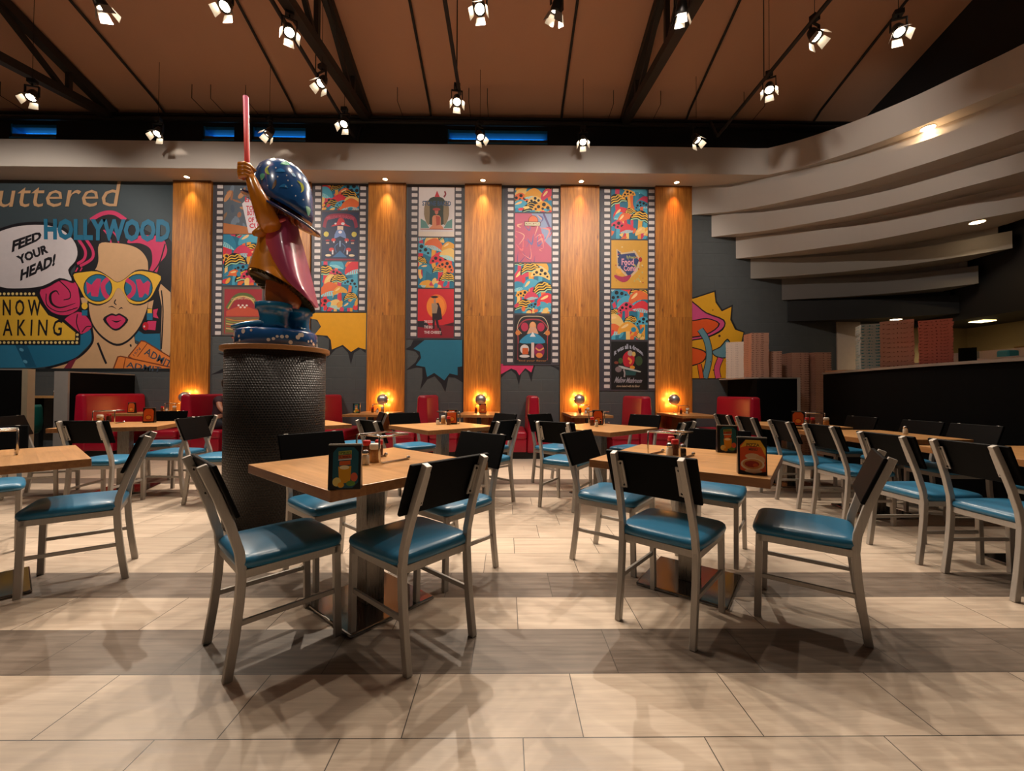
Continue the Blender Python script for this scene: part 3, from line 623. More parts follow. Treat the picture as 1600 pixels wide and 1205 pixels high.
# ---- film strips with pictures
SC5 = ['#d8323f', '#e2a13a', '#4aa3c0', '#e8c070', '#cf3a5a', '#e06a35', '#2f86a8']
def frame(A, box):
    x0, z0, x1, z1 = box; A.clip = box; w_, h = x1 - x0, z1 - z0; A.map = lambda x, y: (x0 + x * w_, z0 + y * h)
def pattern(A, box, seed):
    frame(A, box); rd = random.Random(seed); ar = (box[3] - box[1]) / (box[2] - box[0]); A.rect(0, 0, 1, 1, '#21708f')
    cells = [(i, j) for j in range(4, -1, -1) for i in range(3)]
    for n, (i, j) in enumerate(cells):
        cx = (i + .1 + rd.random() * .8) / 3; cy = (j + rd.random()) / 4.6; r = .17 + rd.random() * .12; c = SC5[(n * 3 + seed) % 7]; rot = (rd.random() - .5) * .9; style = (n + seed) % 4
        A.line([(cx, cy), (cx + rot * .08, cy - r * 1.2), (cx - rot * .1, cy - r * 1.8)], r * .42, SC5[(n + 4) % 7])
        def tr(x, y): return (cx + (x * cos(rot) - y * sin(rot)) * r, cy + (x * sin(rot) + y * cos(rot)) * r / ar)
        A.poly([tr(*p) for p in ((-1.05, -.28), (-.95, .3), (-.45, .78), (0, .95), (.5, .75), (.98, .28), (1.08, -.28), (.5, -.12), (0, -.05), (-.5, -.12))], K if style == 0 else c, 3)
        if style == 0:
            for q in range(4):
                y0 = .72 - q * .24; wd = math.sqrt(max(.05, 1 - y0 * y0)) * .95
                A.line([tr(-wd, y0 - .22), tr(-wd * .4, y0 + .02), tr(.1, y0 - .08), tr(wd * .5, y0 + .03), tr(wd, y0 - .2)], r * .085, YEL if q < 3 else '#9ec9a0', 4)
        elif style == 1:
            for a_, b_, q in ((-.5, .3, .17), (0, .62, .2), (.45, .35, .18), (-.05, .18, .13), (-.75, .02, .12), (.75, .05, .12)):
                x, y = tr(a_, b_); A.ell(x, y, q * r, q * r / ar, K, n=12)
        elif style == 2:
            A.poly([tr(*p) for p in ((-1.05, -.28), (-.5, -.02), (0, .06), (.5, -.02), (1.08, -.28), (.5, -.36), (0, -.4), (-.5, -.36))], '#8fd0d8', 3)
            for q in range(-3, 4): A.line([tr(q * .24, -.34), tr(q * .17, .0)], r * .05, c, 0)
        else:
            A.poly([tr(*p) for p in ((-.7, .3), (-.3, .62), (.05, .72), (0, .5), (-.4, .3))], '#f0c98a', 3)
    for _ in range(9):
        x, y = rd.random(), rd.random() * .22; A.ell(x, y, .05 + rd.random() * .05, .03 + rd.random() * .03, SC5[rd.randrange(7)], rd.random(), n=12)
def pic_collage(A, box):
    frame(A, box); A.rect(0, 0, 1, 1, '#55606c'); rd = random.Random(3)
    for _ in range(26): A.ell(rd.random() * .9, rd.random() * .95, .05 + rd.random() * .1, .02 + rd.random() * .05, rd.choice(['#a06a4a', '#c08a60', '#6f7f90', '#b0503a', '#8a6a50', '#49586a']), rd.random() * 3, n=10)
    A.poly([(0, 0), (1, 0), (1, .06), (.5, .16), (0, .22)], '#b5703f'); A.poly([(.45, .62), (.72, .85), (1.0, .72), (1.0, .02), (.62, .02)], '#d6cdd2')
    for i, (s_, a) in enumerate((('ENJOY', .70), ('TO THE', .56), ('BOTTOM', .46), ('OF THE', .32), ('CUP!', .20))): A.text(s_, A.q(.52 + i * .03, a + (.02 if i else .06), .98, a - .08), '#c8203a', .03)
def pic_burger(A, box):
    frame(A, box); A.rect(0, 0, 1, 1, '#6b5a52'); A.rect(.05, .03, .97, .96, '#9c2f38'); A.rect(.07, .04, .95, .38, '#7a6248')
    A.line([(.12, .55), (.3, .78), (.5, .84), (.72, .78), (.9, .55)], .09, '#5b6a3a'); A.line([(.14, .55), (.3, .75), (.5, .81), (.7, .75), (.88, .55)], .03, '#c9a35a'); A.poly([(.1, .5), (.4, .6), (.6, .6), (.92, .5), (.92, .4), (.1, .4)], '#c0503a')
    for i in range(5): A.ell(.4 + i * .05, .62 - (i % 2) * .04, .03, .02, '#e8ddd0', n=8)
    for i in range(6): A.line([(.1, .34 - i * .05), (.4, .3 - i * .045), (.9, .33 - i * .05)], .02, ['#c9853a', '#8a9a4a', '#d8b06a', '#b04a30', '#e0c080', '#6a7a3a'][i])
    A.text('COLD BAKED SANDWICH', A.q(.22, .76, .80, .70), '#e8d5a0', 0, .05)
def pic_sage(A, box):
    frame(A, box); A.rect(0, 0, 1, 1, '#2c3450'); A.line([(.06, .68), (.12, .85), (.3, .92), (.7, .92), (.88, .85), (.94, .68)], .09, '#8a2a42'); A.text('MELLOW MUSHROOM', [(.12, .9), (.88, .9), (.86, .83), (.14, .83)], '#c8506a', 0, .04)
    A.poly([(.25, .7), (.4, .78), (.45, .86), (.52, .88), (.6, .84), (.64, .76), (.78, .7), (.5, .73)], '#c8323a', 3); A.ell(.57, .76, .05, .03, WHT); A.ell(.37, .76, .03, .02, WHT)
    A.rect(.42, .62, .58, .71, '#dcc0a8'); A.poly([(.34, .45), (.4, .62), (.6, .62), (.66, .45), (.5, .5)], '#6f86b8', 2); A.ell(.5, .585, .05, .03, '#e8e0e8')
    for sx in (-1, 1):
        A.ell(.5 + sx * .38, .54, .07, .055, '#cdbb55'); A.ell(.5 + sx * .18, .42, .06, .035, '#c8403e'); A.rect(.485 + sx * .17, .36, .515 + sx * .17, .4, WHT); A.ell(.5 + sx * .34, .41, .06, .02, '#8f2a3a'); A.rect(.46 + sx * .34, .34, .54 + sx * .34, .37, '#c9a892')
        A.ell(.5 + sx * .23, .22, .07, .04, '#c8403e'); A.rect(.48 + sx * .2, .12, .52 + sx * .2, .21, WHT); A.ell(.5 + sx * .32, .1, .08, .025, '#e0cfae'); A.line([(.5 + sx * .05, .35), (.5 + sx * .14, .28), (.5 + sx * .1, .16)], .02, '#4a6a9a')
    A.poly([(.3, .06), (.5, .2), (.7, .06)], '#3a6a9a'); A.rect(.48, .28, .52, .4, '#8aa0c0'); A.rect(.1, .0, .9, .03, '#8a2a42')
def pic_stone(A, box):
    frame(A, box); A.rect(0, 0, 1, 1, '#d9d0cf'); A.rect(0, 0, 1, .1, '#e0d2c4'); A.poly([(.28, .74), (.4, .8), (.6, .8), (.72, .74), (.78, .55), (.7, .25), (.3, .25), (.22, .55)], '#2f3a2e', 3)
    A.poly([(.44, .8), (.51, .93), (.59, .8)], '#c02a34'); A.line([(.72, .92), (.75, .86), (.7, .8)], .04, '#8a2a34')
    for sx in (-1, 1):
        A.poly([(.5 + sx * .2, .7), (.5 + sx * .32, .68), (.5 + sx * .35, .45), (.5 + sx * .28, .28), (.5 + sx * .2, .25)], '#8f7a5c', 2); A.poly([(.5 + sx * .44, .36), (.5 + sx * .3, .3), (.5 + sx * .2, .17), (.5 + sx * .44, .17)], '#5f8f88')
    A.poly([(.3, .15), (.38, .22), (.38, .38), (.44, .43), (.56, .43), (.62, .38), (.62, .24), (.7, .15)], '#d98a62', 2); A.poly([(.48, .42), (.6, .4), (.6, .24), (.5, .22)], '#b84a34'); A.ell(.5, .5, .05, .055, '#c8705a'); A.ell(.5, .55, .11, .03, '#b0403a')
    A.rect(.05, .14, .95, .155, '#a03a34'); A.text('STONE BAKED', A.q(.1, .72, .9, .62), '#2c4a6c', .03)
def pic_cape(A, box):
    frame(A, box); A.rect(0, 0, 1, 1, '#cc2430'); A.ell(.52, .64, .28, .25, '#e8732c', n=30); A.ell(.5, .64, .25, .22, '#f08a34', n=30)
    A.rect(0, 0, 1, .26, '#8c1a2c'); A.poly([(0, .34), (.18, .34), (.3, .28), (.3, .2), (0, .22)], '#26202a'); A.poly([(.7, .26), (1, .32), (1, .24)], '#4a141e')
    A.poly([(.48, .7), (.57, .72), (.64, .6), (.68, .38), (.56, .36)], '#2a1a24'); A.poly([(.34, .84), (.42, .86), (.5, .86), (.58, .84), (.5, .81), (.42, .81)], '#20141c'); A.rect(.44, .72, .5, .8, '#b08a74')
    A.poly([(.38, .7), (.5, .72), (.56, .66), (.52, .48), (.4, .48)], '#a58a72'); A.poly([(.4, .5), (.53, .5), (.6, .22), (.56, .18), (.48, .38), (.47, .18), (.42, .18)], '#2c1820'); A.poly([(.58, .22), (.64, .04), (.68, .06), (.64, .2)], '#2c1820')
    for i, (s_, x1) in enumerate((('THE GOOD', .42), ('THE BAD', .42), ('THE CHEESY', .66))): A.text(s_, A.q(.18, .36 - i * .11, x1, .30 - i * .11), '#d8c4c4', .03)
def pic_swirl(A, box):
    frame(A, box); A.rect(0, 0, 1, 1, '#b8566e'); rd = random.Random(5); A.poly([(.45, 1), (1, 1), (1, .3), (.8, .45), (.7, .7)], '#8a98b8'); A.line([(.78, 1), (.9, .8), (1, .62)], .05, '#5f4f78')
    for i in range(26):
        x, y = rd.random(), rd.random() * .8; a = rd.random() * 6; l = .12 + rd.random() * .15
        A.line([(x, y), (x + l * cos(a), y + l * sin(a)), (x + l * cos(a + 1), y + l * sin(a + 1) + .05)], .015 + rd.random() * .035, rd.choice(['#d86a72', '#e08a80', '#7a5a90', '#e0a890', '#5f6aa0', '#c04a60', '#5a4a80']), 4, True)
    A.ell(.5, .84, .14, .12, '#7c3a2c'); A.ell(.5, .85, .12, .1, '#d8704a'); A.rect(.26, .74, .7, .83, '#5a3a34'); A.rect(.28, .75, .68, .82, '#d8cfae'); A.text('MUSHROOM PIZZA', A.q(.3, .81, .66, .765), '#7a4a3a', .01)
def pic_arch(A, box):
    frame(A, box); A.rect(0, 0, 1, 1, '#221d22'); A.line([(.1, .08), (.1, .55), (.05, .62), (.1, .75), (.3, .9), (.7, .9), (.9, .75), (.95, .62), (.9, .55), (.9, .08)], .025, '#a03440'); A.line([(.2, .62), (.08, .75), (.2, .95), (.5, .98), (.8, .95), (.92, .75), (.8, .62)], .015, '#c8b89a')
    for sx in (-1, 1): A.ell(.5 + sx * .22, .76, .1, .09, '#b0284a'); A.ell(.5 + sx * .4, .64, .07, .05, '#c87a3a')
    A.ell(.5, .78, .09, .09, '#d89a5a'); A.ell(.5, .8, .06, .06, '#e0a070'); A.poly([(.34, .62), (.42, .76), (.58, .76), (.66, .62)], '#d0a080'); A.poly([(.14, .44), (.3, .58), (.5, .64), (.7, .58), (.84, .44), (.5, .42)], '#2f88b0', 3); A.poly([(.42, .56), (.5, .66), (.58, .56)], '#d8dce0')
    A.rect(.1, .12, .9, .42, '#1c181c'); A.rect(.46, .13, .54, .44, '#d8c0b8'); A.ell(.28, .3, .12, .1, '#cfc8c8'); A.rect(.22, .2, .38, .33, '#c85a28'); A.ell(.28, .16, .14, .03, '#cfc8c8'); A.ell(.68, .27, .14, .15, '#8a1a4a'); A.line([(.58, .33), (.68, .28), (.8, .33)], .03, '#d89a5a'); A.ell(.68, .18, .09, .05, '#d8803a')
    A.text('find your flavor', A.q(.12, .09, .88, .04), '#a8703a', .01)
def pic_coma(A, box):
    frame(A, box); A.rect(0, 0, 1, 1, '#cf9a35'); rd = random.Random(8); A.poly([(.14, .82), (.3, .74), (.66, .78), (.82, .6), (.72, .36), (.5, .2), (.4, .26), (.16, .44)], '#c9b090'); A.poly([(.17, .79), (.3, .71), (.64, .74), (.76, .58), (.66, .38), (.48, .24), (.4, .32), (.18, .48)], '#2b3a6c')
    for _ in range(40): A.ell(.1 + rd.random() * .8, .12 + rd.random() * .74, .02, .015, rd.choice(['#b8803a', '#d8c48a', '#a8a060', '#b04a3a']), n=8) if rd.random() < .5 else A.ell(.62 + rd.random() * .28, .15 + rd.random() * .35, .02, .02, '#b3a968', n=8)
    A.poly([(.1, .28), (.3, .24), (.55, .28), (.45, .16), (.3, .13), (.1, .22)], '#a82a50', 3); A.ell(.2, .35, .08, .06, '#e0a03a'); A.ell(.8, .6, .05, .05, '#a82a2a')
    A.text('Pig Presents', A.q(.42, .68, .66, .6), '#b8c060', .01); A.text('Food', A.q(.28, .62, .62, .48), '#d89ab0', .03); A.text('Coma', A.q(.34, .48, .68, .36), '#d89ab0', .03)
def pic_dream(A, box):
    frame(A, box); A.rect(0, 0, 1, 1, '#0c090b'); A.text('it was all a dream', [(.08, .8), (.86, .8), (.88, .7), (.08, .7)], '#a9adc0', .03, .15); A.poly([(.32, .68), (.45, .8), (.6, .78), (.64, .6), (.55, .48), (.36, .5)], '#b3182c', 3); A.ell(.52, .76, .07, .06, '#a59a90'); A.line([(.46, .66), (.55, .6), (.5, .54)], .05, '#e08a3a'); A.ell(.58, .46, .07, .04, '#d8902a')
    A.ell(.26, .6, .06, .06, '#3f5a2a'); A.ell(.76, .6, .1, .1, '#33482a'); A.ell(.62, .74, .05, .05, '#c9a860'); A.ell(.14, .56, .06, .03, '#7a3a28'); A.poly([(.2, .5), (.3, .49), (.82, .38), (.8, .36), (.22, .45)], '#aab0b0'); A.poly([(.38, .4), (.7, .38), (.66, .3), (.4, .3)], '#1f4a4c'); A.ell(.2, .42, .09, .06, '#7a6a6e'); A.line([(.34, .42), (.37, .35), (.36, .26)], .04, '#9a8f92')
    A.text('Mellow Mushroom', [(.14, .27), (.88, .23), (.82, .14), (.08, .14)], '#9a98a4', .03); A.text('stone baked with the flavor', [(.16, .1), (.8, .1), (.78, .05), (.14, .05)], '#b9a58c', .01)
strips = [(333, 415, 292, 525, 'second strip picture', [(0, 290, 366, pic_collage, 'lemonade'), (1, 367, 446, 11, ''), (2, 449, 524, pic_burger, '')], 'film-strip banner left of the statue with a burger picture'),
          (486, 573, 290, 488, '', [(0, 290, 329, 12, ''), (1, 332, 407, pic_sage, ''), (2, 409, 487, 13, '')], 'film-strip banner right of the statue above the yellow burst'),
          (637, 722, 292, 530, '', [(0, 293, 370, pic_stone, ''), (1, 372, 450, 14, ''), (2, 452, 528, pic_cape, '')], 'film-strip banner with white STONE BAKED picture and red caped-man picture'),
          (787, 874, 294, 571, '', [(0, 294, 332, 15, ''), (1, 334, 410, pic_swirl, ''), (2, 412, 490, 16, ''), (3, 493, 569, pic_arch, '')], 'film-strip banner with pink swirling picture right of centre'),
          (938, 1024, 294, 611, '', [(0, 296, 374, 17, ''), (1, 376, 451, pic_coma, ''), (2, 453, 531, 18, ''), (3, 534, 609, pic_dream, '')], 'longest film-strip banner with yellow Food Coma picture')]
for u0, u1, v0, v1, _, pics, lb in strips:
    v = (v0 + v1) / 2; x0, x1 = W(u0, v, YW).x, W(u1, v, YW).x; um = (u0 + u1) / 2; z1 = SB - .01; z0 = W(um, v1, YW).z
    t = thing('film_strip_banner', lb, 'banner', (0, 0, 0), 0, 'film-strip banners between the pilasters')
    b = MB(); b.box(x0, x1, YW - .012, YW - .0004, z0, z1); b.build('backing', flat('#423f47', .5), t)
    iw = x0 + (x1 - x0) * .185; ie = x1 - (x1 - x0) * .135 if u0 > 340 else x1 - .02
    n = int((z1 - z0) / .1285)
    for cx in ((x0 + iw) / 2 + .03, (x1 + ie) / 2 - .005):
        if cx > x1 - .03: continue
        A = Art(YW - .013)
        for i in range(n):
            z = z1 - .085 - i * .1285; A.k = 1; A.poly([(cx - .058 + a, z + bb) for a, bb in ((0, -.03), (.008, -.036), (.108, -.036), (.116, -.03), (.116, .03), (.108, .036), (.008, .036), (0, .03))], '#cfc6c4', up=False)
        A.done('sprocket_holes', t)
    for _, a, c, kind, _2 in pics:
        A = Art(YW - .013); zt = min(z1 - .01, W(um, a, YW).z); zb = W(um, c, YW).z; box = (iw + .012, zb, ie - .012, zt)
        if callable(kind): kind(A, box)
        else: pattern(A, box, kind)
        A.done('picture', t)

# ================================================================ CHAIRS
def make_chair():
    t = thing('dining_chair', '', 'chair', group='blue and black dining chairs')
    pth = [(-.235, 0), (-.212, .16), (-.197, .30), (-.190, .42), (-.198, .50), (-.232, .62), (-.275, .74), (-.325, .865)]
    for s_ in (-1, 1):
        b = MB(); rs = []
        for i, (y, z) in enumerate(pth):
            a, c = pth[max(i - 1, 0)], pth[min(i + 1, len(pth) - 1)]; d = Vector((0, c[0] - a[0], c[1] - a[1])).normalized(); nn = Vector((0, -d.z, d.y))
            x = s_ * (.183 - .02 * max(0, z - .42) / .44)
            rs.append([Vector((x + i_ * .014, y, z)) + nn * j * .017 for i_, j in ((-1, -1), (1, -1), (1, 1), (-1, 1))])
        b.rings(rs); o = b.build('rear_leg', M['steel'], t, bevel=.003)
        for p in o.data.polygons: p.use_smooth = False
        b = MB(); b.bar((s_ * .186, .205, 0), (s_ * .186, .195, .43), .028, .032); b.build('front_leg', M['steel'], t, bevel=.003)
        b = MB(); b.bar((s_ * .184, -.205, .215), (s_ * .186, .2, .215), .014, .022); b.build('stretcher', M['steel'], t, bevel=.002)
        # bracket that joins post and back panel
        b = MB(); q = Matrix.Translation((s_ * .142, -.268, .755)) @ Matrix.Rotation(R(21), 4, 'X'); b.box(-.014, .014, -.008, -.002, -.075, .075, X=Matrix.Translation((0, .006, 0)) @ Matrix.Identity(4) if 0 else q)
        b.box(min(0, s_ * .03), max(0, s_ * .03), -.012, -.006, -.075, .075, X=q)
        o = b.build('bracket', M['steel'], t)
        for dz in (-.06, .06): b = MB(); b.ball(q @ Vector((0, -.009, dz)), .006, n=6); b.build('bolt', M['black'], o)
    b = MB()
    b.box(-.175, .175, -.195, -.17, .395, .43); b.box(-.175, .175, .182, .21, .395, .43); b.box(-.2, -.172, -.18, .2, .395, .43); b.box(.172, .2, -.18, .2, .395, .43); b.build('seat_frame', M['steel'], t, bevel=.002)
    # cushion: crowned and rounded
    b = MB(); n = 36; rs = []
    def rr(hx, hy, z, crown=0):
        o = []
        for i in range(n):
            a = 2 * pi * i / n; c, s2 = cos(a), sin(a); e = .26; x = hx * math.copysign(abs(c) ** e, c); y = hy * math.copysign(abs(s2) ** e, s2); x *= 1 - .045 * (y < 0) * (-y / hy)
            o.append(Vector((x, y + .012, z + crown * (1 - (x / .22) ** 2) * (1 - (y / .22) ** 2))))
        return o
    for hx, hy, z, c in ((.19, .19, .431, 0), (.214, .214, .434, 0), (.219, .219, .45, 0), (.216, .216, .466, 0), (.205, .205, .476, 0), (.185, .185, .481, .004), (.14, .14, .483, .012), (.08, .08, .484, .016), (.02, .02, .485, .017)): rs.append(rr(hx, hy, z, c))
    b.rings(rs); b.build('seat_cushion', M['seat'], t)
    q = Matrix.Translation((0, -.262, .755)) @ Matrix.Rotation(R(21), 4, 'X')
    b = MB(); b.box(-.222, .222, .0, .018, -.115, .118, X=q @ Matrix.Translation((0, 0, 0))); b.build('back_panel', M['back'], t, bevel=.006)
    return t
# rotation +21deg about x leans the top backwards
CH = make_chair()
def chair(x, y, face, lb): return place(CH, (x, y, 0), R(face - 90), lb, 'blue and black dining chairs')

# ================================================================ TABLES
TZ = .76
def make_table():
    t = thing('dining_table', '', 'table', group='square wooden pedestal tables')
    h = .457; b = MB(); b.box(-h, h, -h, h, TZ - .046, TZ); b.bm.faces.ensure_lookup_table()
    o = b.build('tabletop', M['top'], t, bevel=.003); o.data.materials.append(M['edge'])
    for p in o.data.polygons:
        if abs(p.normal.z) < .5: p.material_index = 1
    b = MB(); b.box(-.25, .25, -.25, .25, .0, .018); b.build('base_plate', M['polished'], t, bevel=.008)
    b = MB(); b.box(-.055, .055, -.055, .055, .018, TZ - .06); b.build('pedestal', m_brushed('pedestal_steel', '#7a746d', '#8e8780', .28, .9), t, bevel=.004)
    b = MB(); b.bar((-.3, -.3, TZ - .053), (.3, .3, TZ - .053), .05, .014); b.bar((-.3, .3, TZ - .053), (.3, -.3, TZ - .053), .05, .0138); b.build('spider_bracket', M['black'], t)
    return t
TB = make_table()
def table(x, y, rot, lb): return place(TB, (x, y, 0), R(rot), lb, 'square wooden pedestal tables')
T = {
    1: (-.75, 2.29, 49.5, 'square wooden table just in front of the black pedestal, near left'),
    2: (1.13, 2.53, 53, 'square wooden table near right carrying two menu holders'),
    3: (-.75, 4.83, 41, 'square wooden table before the booths left of centre'),
    4: (1.07, 4.70, 41, 'square wooden table before the booths right of centre'),
    5: (-3.05, 2.363, 50, 'square wooden table cut off by the left edge of the photo'),
    6: (-4.42, 4.83, 20, 'square wooden table on the left with two orange menu holders'),
    8: (-2.5, 5.0, 41, 'square wooden table mostly hidden behind the black pedestal'),
}
for k, (x, y, r, lb) in T.items(): table(x, y, r, lb)
def ct(k, ang, d, extra=0):
    x, y = T[k][:2]; return x + d * cos(R(ang)), y + d * sin(R(ang)), ang + 180 + extra
chair(-1.075, 1.96, 46, 'blue-seated chair front left at the near left table, back to the camera')
chair(-.455, 1.985, 139, 'blue-seated chair front right at the near left table, turned to the pedestal')
chair(-1.13, 2.68, 319, 'blue-seated chair tucked between the near left table and the black pedestal')
chair(-.36, 2.68, 229, 'chair with bluish reflecting back at the far right side of the near left table')
chair(.868, 2.155, 47.5, 'blue-seated chair in the middle of the near right table, back to the camera')
chair(1.585, 2.168, 143.5, 'blue-seated chair pulled out from the near right table, seen from the side')
chair(.757, 2.868, -38, 'blue-seated chair at the far left side of the near right table')
chair(1.49, 2.98, 233, 'chair behind the two menu holders of the near right table, dark seat showing')
c = ct(3, 229, .66); chair(*c, 'chair at the left front side of the table left of centre')
c = ct(3, 319, .70); chair(*c, 'chair at the right front side of the table left of centre, legs in the aisle')
c = ct(3, 131, .68); chair(*c, 'chair with only its black back showing behind the table left of centre')
c = ct(3, 41, .68); chair(*c, 'chair at the back right side of the table left of centre, below the globe lamp')
c = ct(4, 229, .66, 8); chair(c[0] - .02, c[1] + .05, c[2], 'chair at the left front side of the table right of centre')
c = ct(4, 319, .66); chair(*c, 'chair at the right front side of the table right of centre')
c = ct(4, 131, .68); chair(*c, 'chair at the back left side of the table right of centre')
c = ct(4, 41, .68); chair(*c, 'chair at the back right side of the table right of centre, before a red booth')
chair(-2.64, 2.593, 215, 'blue-seated chair on the right side of the cut-off left table')
chair(-2.71, 1.9, 137, 'chair at the bottom left edge of the photo, only a corner in view')
chair(-3.8, 3.02, 318, 'dark-seated chair at the left photo edge behind the cut-off table')
chair(-4.0, 4.18, 97, 'chair seen from behind between the cut-off table and the left middle table')
chair(-3.74, 4.72, 178, 'chair facing left at the right side of the left middle table')
chair(-3.05, 4.42, 6, 'chair facing right just left of the black pedestal')
chair(-5.12, 4.62, 20, 'chair at the far left side of the left middle table')
chair(-4.6, 5.5, 290, 'chair behind the left middle table before the long red booth')
c = ct(8, 5, .74); chair(-1.98, 5.55, 205, 'chair showing one back post just right of the black pedestal')
# row of tables and chairs along the dark counter
RX = 3.62
for y, lb in ((2.68, 'table pair nearest the camera along the dark counter'), (4.0, 'middle table along the dark counter'), (5.25, 'far table along the dark counter with red-capped shakers')):
    r_ = table(RX, y, 0, 'square wooden ' + lb)
    if y == 2.68:
        pass
for x, y, a, lb in ((3.075, 2.46, 0, 'nearest chair of the right-hand row, back to the aisle, by the right photo edge'), (3.03, 2.965, 2, 'second chair of the right-hand row counted from the camera'),
        (3.19, 3.765, 0, 'third chair of the right-hand row counted from the camera'), (3.17, 4.265, -4, 'fourth chair of the right-hand row counted from the camera'), (3.2, 4.96, 0, 'fifth chair of the right-hand row, half hidden by the fourth'), (3.2, 5.5, 0, 'farthest chair of the right-hand row')):
    chair(x, y, a, lb)
for x, y, lb in ((4.16, 2.5, 'chair across the nearest right-hand table, against the dark counter'), (4.16, 3.0, 'second chair against the dark counter across from the row'), (4.16, 3.85, 'third chair against the dark counter across from the row'), (4.16, 4.35, 'fourth chair against the dark counter across from the row'), (4.16, 5.1, 'fifth chair against the dark counter across from the row')):
    chair(x, y, 180, lb)

# ================================================================ BOOTHS
def booth(X, sides, lb):
    t = thing('booth_bench', lb, 'booth', (X, 0, 0), 0, 'red vinyl booths along the back wall')
    def slab(x0, x1, y0, y1, z0, z1, name, bev, taper=0, X_=None):
        b = MB(); b.box(x0, x1, y0, y1, z0, z1)
        if taper:
            for v in b.bm.verts:
                if v.co.z > (z0 + z1) / 2: v.co.x *= taper
        o = b.build(name, M['red'], t, bevel=bev, seg=5); 
        for p in o.data.polygons: p.use_smooth = True
        return o
    slab(-.13, .13, 7.08, 8.29, .1, 1.09, 'backrest', .05, .62)
    for s_ in sides:
        slab(min(s_ * .13, s_ * .60), max(s_ * .13, s_ * .60), 7.06, 8.235, .12, .35, 'bench_front', .015)
        slab(min(s_ * .125, s_ * .62), max(s_ * .125, s_ * .62), 7.04, 8.235, .335, .475, 'seat_cushion', .045)
    b = MB(); b.box(-.55 if -1 in sides else -.1, .55 if 1 in sides else .1, 7.12, 8.235, 0, .12); b.build('plinth', M['black'], t)
    return t
booth(-7.28, (1,), 'single red vinyl booth against the grey-ended partition, far left')
booth(-5.5, (-1, 1), 'double red vinyl booth with a person leaning on it')
booth(-3.385, (-1, 1), 'double red vinyl booth just right of the black pedestal')
booth(-1.46, (-1, 1), 'double red vinyl booth below the blue painted burst')
booth(.47, (-1, 1), 'double red vinyl booth seen end-on below the pink burst')
booth(2.42, (-1, 1), 'double red vinyl booth below the longest film strip')
booth(4.33, (-1,), 'single red vinyl booth beside the black partition at right')
def make_booth_table():
    t = thing('booth_table', '', 'table', group='booth tables at the pilasters')
    b = MB(); b.box(-.36, .36, 7.0, 8.235, TZ - .042, TZ); o = b.build('tabletop', M['top'], t, bevel=.003); o.data.materials.append(M['edge'])
    for p in o.data.polygons:
        if abs(p.normal.z) < .5: p.material_index = 1
    b = MB(); b.box(-.04, .04, 7.35, 7.43, .02, TZ - .042); b.build('pedestal', M['black'], t)
    b = MB(); b.box(-.25, .25, 7.2, 7.6, 0, .02); b.build('base_plate', M['black'], t, bevel=.005)
    b = MB(); b.box(-.14, .14, 8.0, 8.235, 0, TZ - .042); b.build('wall_support', M['pil'], t)
    return t
BT = make_booth_table()
for x0, x1, nm in PIL: place(BT, ((x0 + x1) / 2, 0, 0), 0, 'wooden booth table standing out from the ' + nm, 'booth tables at the pilasters')

# ================================================================ PEDESTAL AND STATUE
PX, PY = -2.09, 3.76
t = thing('display_pedestal', 'tall round pedestal covered in tiny black tiles with a wooden top', 'pedestal', (PX, PY, 0))
b = MB(); b.lathe([(.402, 0), (.402, 1.5)], n=72); b.build('tiled_drum', M['hexa'], t)
b = MB(); b.lathe([(.43, 1.5), (.435, 1.503), (.435, 1.537), (.43, 1.54)], n=72); o = b.build('wooden_top', flat('#9a6a3c', .4, vary=.12, scale=30), t)
for p in o.data.polygons: p.use_smooth = False
SZ = 1.54
st = thing('robed_statue', 'glossy painted statue in domed blue hat and pink cape raising a pink wand', 'statue', (0, 0, 0))
def SP(u, v, Y=PY): return W(u, v, Y)
def ring(c, rx, ry, tilt=0, n=40, yaw=0, sq=1., xt=0.):
    X = Matrix.Translation(c) @ Matrix.Rotation(yaw, 4, 'Z') @ Matrix.Rotation(tilt, 4, 'Y') @ Matrix.Rotation(xt, 4, 'X'); o = []
    for i in range(n):
        a = 2 * pi * i / n; o.append(X @ Vector((rx * math.copysign(abs(cos(a)) ** sq, cos(a)), ry * math.copysign(abs(sin(a)) ** sq, sin(a)), 0)))
    return o
def glossy(h, v=.08, sc=6): 
    k = ('g', h)
    if k in _M: return _M[k]
    t_ = NT('gloss_' + h.strip('#')); c = lin(h); t_.l(t_.mix(t_.noise(sc, t_.coord()), tuple(x * (1 - v) for x in c[:3]) + (1,), tuple(min(1, x * (1 + v)) for x in c[:3]) + (1,)), t_.b.inputs['Base Color'])
    t_.b.inputs['Roughness'].default_value = .22; t_.b.inputs['Coat Weight'].default_value = .6; t_.b.inputs['Coat Roughness'].default_value = .06; _M[k] = t_.m; return t_.m
OR = glossy('#bd7216', .12); OR2 = glossy('#9a4a14', .2, 9); BLU = glossy('#1a4f8c', .35, 5); BLU2 = glossy('#15709f', .2)
# round spotted base
cb = SP(433, 530); cb.z = SZ; BX = cb.x
b = MB(); b.lathe([(.315, 0), (.33, .01), (.33, .13), (.315, .15), (.001, .152)], c=(BX, PY, SZ), n=60); b.build('base_drum', BLU, st)
b = MB(); rd = random.Random(4)
for i in range(44):
    a = rd.random() * 2 * pi; z = SZ + .025 + rd.random() * .1; r = .011 + rd.random() * .01; c = Vector((BX + .3305 * cos(a), PY + .3305 * sin(a), z)); tn = Vector((-sin(a), cos(a), 0)); nn = Vector((cos(a), sin(a), 0))
    b.face([c + nn * .001 + tn * r * cos(q * pi / 6) + Vector((0, 0, r * sin(q * pi / 6))) for q in range(12)])
b.build('painted_spots', flat('#d8d2c8', .3), st)
S0 = SZ + .15
